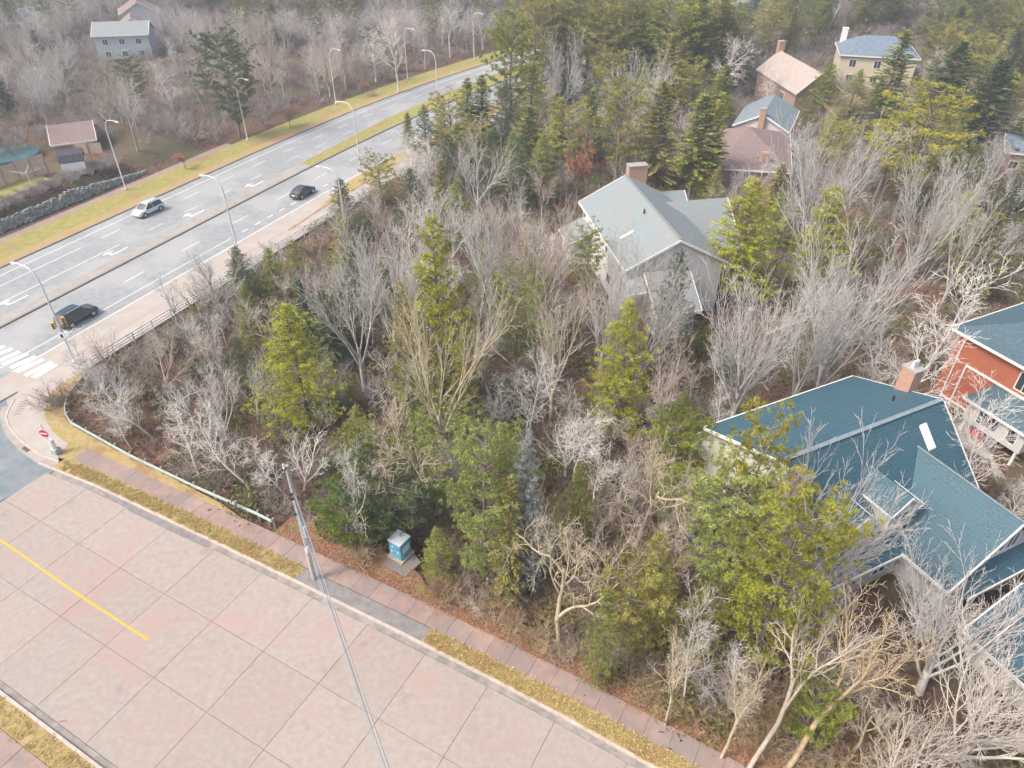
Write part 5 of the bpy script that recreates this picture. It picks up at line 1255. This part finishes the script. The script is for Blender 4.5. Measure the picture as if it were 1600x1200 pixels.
def gn_scatter(name, label, cat, src_me, pts, color, seed):
    """points carry scale and turn; the source clump is instanced on them"""
    r = np.random.RandomState(seed); me = bpy.data.meshes.new(name); me.vertices.add(len(pts)); me.vertices.foreach_set('co', np.array([p[:3] for p in pts], dtype=np.float32).ravel())
    a = me.attributes.new('sc', 'FLOAT', 'POINT'); a.data.foreach_set('value', np.array([p[3] for p in pts], dtype=np.float32))
    a = me.attributes.new('rot', 'FLOAT_VECTOR', 'POINT'); rv = np.zeros((len(pts), 3), dtype=np.float32); rv[:, 2] = r.uniform(0, 6.28, len(pts)); rv[:, 0] = r.normal(0, .12, len(pts)); a.data.foreach_set('vector', rv.ravel())
    o = link(name, me, None, label=label, cat=cat, kind='stuff'); o.color = (*color, 1)
    ng = bpy.data.node_groups.new(name, 'GeometryNodeTree'); ng.interface.new_socket('Geometry', in_out='INPUT', socket_type='NodeSocketGeometry'); ng.interface.new_socket('Geometry', in_out='OUTPUT', socket_type='NodeSocketGeometry')
    N = ng.nodes; L = ng.links; i = N.new('NodeGroupInput'); ou = N.new('NodeGroupOutput'); ip = N.new('GeometryNodeInstanceOnPoints')
    so_ = bpy.data.objects.new(name+'_source', src_me); oi = N.new('GeometryNodeObjectInfo'); oi.inputs['Object'].default_value = so_; oi.inputs['As Instance'].default_value = True
    def at(nm, ty): n_ = N.new('GeometryNodeInputNamedAttribute'); n_.data_type = ty; n_.inputs['Name'].default_value = nm; return n_.outputs[0]
    L.new(i.outputs[0], ip.inputs['Points']); L.new(oi.outputs['Geometry'], ip.inputs['Instance']); L.new(at('sc', 'FLOAT'), ip.inputs['Scale']); L.new(at('rot', 'FLOAT_VECTOR'), ip.inputs['Rotation'])
    L.new(ip.outputs[0], ou.inputs[0]); md = o.modifiers.new('scatter', 'NODES'); md.node_group = ng
    return o
r = random.Random(99)
def under(n, box, test, s0, s1, m=0.0):
    out = []; k = 0
    while len(out) < n and k < n*30:
        k += 1; x, y = r.uniform(box[0], box[1]), r.uniform(box[2], box[3])
        if abs(x-cb.x) < 2.4 and abs(y-cb.y+.3) < 2.8: continue
        if on_pave(x, y, m) or blocked(x, y, -1.0) or not view_ok(x, y, 2) or not test(x, y): continue
        out.append((x, y, terrain(x, y)-.1, r.uniform(s0, s1)))
    return out
def shrub_mesh(seed, m):
    g = bare(seed, 'shrub'); return tubes_mesh('shrub', g.main+g.fine, m, 3)
bmg = mat('twig_grey', (.42,.385,.37), (.30,.26,.24), 1, .95, world=False, rnd=.25)
bmr = mat('twig_russet', (.42,.245,.17), (.28,.17,.125), 1, .95, world=False, rnd=.3)
bmc = mat('twig_straw', (.50,.39,.25), (.36,.27,.17), 1, .95, world=False, rnd=.3)
woods = lambda x, y: (s_of((x, y))[1] > 25.0 and hw_of(x, y)[1] < -16.4)
gn_scatter('grey_undergrowth', 'grey leafless brush covering the floor of the wood', 'undergrowth', shrub_mesh(50, bmg), under(1250, (-48, 70, 15, 130), woods, .5, 1.1, .3), (1,1,1), 1)
gn_scatter('russet_undergrowth', 'russet leafless brush behind the guard rail and in the wood', 'undergrowth', shrub_mesh(51, bmr), under(1250, (-48, 60, 15, 120), woods, .4, .9, .3), (1,1,1), 2)
gn_scatter('straw_undergrowth', 'straw coloured brush along the sidewalk and lower right', 'undergrowth', shrub_mesh(52, bmc), under(980, (-14, 40, 10, 50), lambda x, y: woods(x, y) and s_of((x, y))[1] < 38, .35, .9, .2), (1,1,1), 3)
gn_scatter('hedge', 'leafless brown hedge growing above the stone wall', 'hedge', shrub_mesh(53, bmg), [(*HW(r.uniform(-75, 22), r.uniform(24, 27)).xy, 1.9, r.uniform(.5, .75)) for _ in range(420)], (1,1,1), 4)
gn_scatter('far_undergrowth', 'grey brush on the ground of the wood across the highway', 'undergrowth', shrub_mesh(54, bmg), under(3200, (-190, 60, 105, 330), nw, .8, 1.7, 2), (1,1,1), 5)
gn_scatter('far_wood_floor_brush', 'grey brush on the floor of the wood at the top right', 'undergrowth', shrub_mesh(55, bmg), under(2200, (-5, 230, 130, 330), lambda x, y: hw_of(x, y)[1] < -16.5, .8, 1.6, 1), (1,1,1), 15)
def evg(seed):
    q = np.random.RandomState(seed); n = 260; C = q.normal(0, 1, (n, 3))*np.array([.6, .6, .3])+np.array([0, 0, .5]); D = q.normal(0, 1, (n, 3))+np.array([0, 0, .5]); D /= np.linalg.norm(D, axis=1)[:, None]
    Nn = np.cross(D, q.normal(0, 1, (n, 3))); Nn /= np.linalg.norm(Nn, axis=1)[:, None]
    return leaf_mesh('clump', C, D, Nn, q.uniform(.2, .4, n), q.uniform(.06, .12, n), q.uniform(.6, 1.4, n), mat('evergreen_clump%d' % seed, (.16,.175,.055), None, rough=.85, tint=True))
gn_scatter('green_undergrowth', 'low dark green evergreen growth on the floor of the wood', 'undergrowth', evg(60), under(2000, (-46, 150, 15, 260), woods, .6, 1.6, .3), (1,1,1), 6)
# far woods beyond 240 m: read as one mass
farpts = []
k = 0
while len(farpts) < 4200 and k < 90000:
    k += 1; x, y = r.uniform(-230, 270), r.uniform(185, 420)
    if on_pave(x, y, 4) or not (-150 < px_of((x, y, 6))[0] < 1750) or blocked(x, y, 3): continue
    hs_, ho_ = hw_of(x, y)
    if ho_ > 0 and y < 200 and x > -130: continue
    if ho_ < 0 and y < (215 if x < 70 else 188): continue
    if abs(ho_) < 26: continue
    if hides(x, y, 10): continue
    farpts.append((x, y, terrain(x, y), r.uniform(.75, 1.25)))
gn_scatter('far_pine_wood', 'hazy evergreen wood filling the distance along the top edge', 'forest', CON['pine'][0][1], [p for i, p in enumerate(farpts) if (p[0] > 0 or i % 4 == 0)], (.20,.215,.075), 7)
gn_scatter('far_bare_wood', 'hazy leafless wood filling the distance at the top left', 'forest', VAR['vase'][0][1], [p for i, p in enumerate(farpts) if not (p[0] > 0 or i % 4 == 0)]+[(p[0]+2, p[1]+3, p[2], p[3]) for p in farpts[::5]], (.70,.68,.67), 8)
# young stems too many to count
sap = [p for p in under(170, (-46, 40, 22, 190), lambda x, y: woods(x, y) and s_of((x, y))[1] > 28, .42, .68, 1.5) if not hides(p[0], p[1], 6)]
for i_, (mi_, kk, cc, nm) in enumerate(((0,'vase',(.70,.68,.66),'pale'),(1,'slim',(.80,.78,.75),'white'),(0,'fork',(.62,.54,.47),'brownish'))):
    tm, cm, _h = VAR[kk][mi_]; V0, F0 = arrs(tm); V1, F1 = arrs(cm); b_ = M['bark'] if kk != 'slim' else M['birch']
    me_ = np_mesh('sapling', np.concatenate([V0[F0.ravel()], V1[F1.ravel()]]), np.arange(len(F0)*4+len(F1)*4).reshape(-1, 4), [mat('sapling_bark'+nm, cc, tuple(v*.75 for v in cc), 1, .9, world=False, rnd=.2)], smooth=True)
    gn_scatter('young_'+nm+'_stems', nm+' leafless young stems crowding the wood between the larger trees', 'saplings', me_, sap[i_::3], (1,1,1), 20+i_)
# grass tufts
q = np.random.RandomState(4); n = 26; C = q.normal(0, .10, (n, 3)); C[:, 2] = 0; D = np.stack([q.normal(0, 1.0, n), q.normal(0, 1.0, n), np.ones(n)*.8], 1); D /= np.linalg.norm(D, axis=1)[:, None]
Nn = np.cross(D, q.normal(0, 1, (n, 3))); Nn /= np.linalg.norm(Nn, axis=1)[:, None]
tuft = leaf_mesh('tuft', C, D, Nn, q.uniform(.08, .2, n), q.uniform(.02, .04, n), q.uniform(.6, 1.3, n), M['blade'])
pts = []
for _ in range(3800):
    s_ = r.uniform(-55, 24)
    if drive0-.1 < s_ < drive1+.1: continue
    p = SP(s_, kerb_n(s_)+.25+r.random()*1.05); pts.append((p.x, p.y, .11, r.uniform(.5, 1.2)))
for _ in range(900):
    p = SP(r.uniform(-55, 0), r.uniform(4.8, 5.95)); pts.append((p.x, p.y, .10, r.uniform(.5, 1.2)))
gn_scatter('dry_grass_tufts', 'straw coloured grass tufts on the verge strips of the concrete street', 'grass', tuft, pts, (1,1,1), 9)
# fallen leaves along the back of the sidewalk
q = np.random.RandomState(8); nL = 9000; ss_ = q.uniform(-34, 26, nL); off = wk0(0)*0+np.array([wk0(a) for a in ss_])+1.35+np.abs(q.normal(0, 1.1, nL))
C = np.array([[*SP(a, b).xy, .10+.04*q.rand()] for a, b in zip(ss_, off)]); D = np.stack([q.normal(0, 1, nL), q.normal(0, 1, nL), q.normal(.1, .3, nL)], 1); D /= np.linalg.norm(D, axis=1)[:, None]
Nn = np.cross(D, np.stack([q.normal(0, .3, nL), q.normal(0, .3, nL), np.ones(nL)], 1)); Nn /= np.linalg.norm(Nn, axis=1)[:, None]
lm = mat('fallen_leaf', (.27,.12,.075), None, rough=.9, tint=True)
link('fallen_leaves', leaf_mesh('fallen_leaves', C, D, Nn, q.uniform(.06, .14, nL), q.uniform(.05, .1, nL), q.uniform(.5, 1.9, nL), lm), kind='stuff', label='brown fallen leaves along the back edge of the sidewalk', cat='leaves')

# ------------------------------------------------------------------ haze
hz = bpy.data.materials.new('haze'); hz.use_nodes = True; N = hz.node_tree.nodes; N.remove(N['Principled BSDF'])
pv = N.new('ShaderNodeVolumePrincipled'); pv.inputs['Color'].default_value = (.84, .92, 1, 1); pv.inputs['Density'].default_value = .00085; pv.inputs['Anisotropy'].default_value = .2
hz.node_tree.links.new(pv.outputs[0], N['Material Output'].inputs['Volume'])
MB().box(-435, 435, -70, 715, -4.5, 46).build('haze', hz, None, kind='stuff')
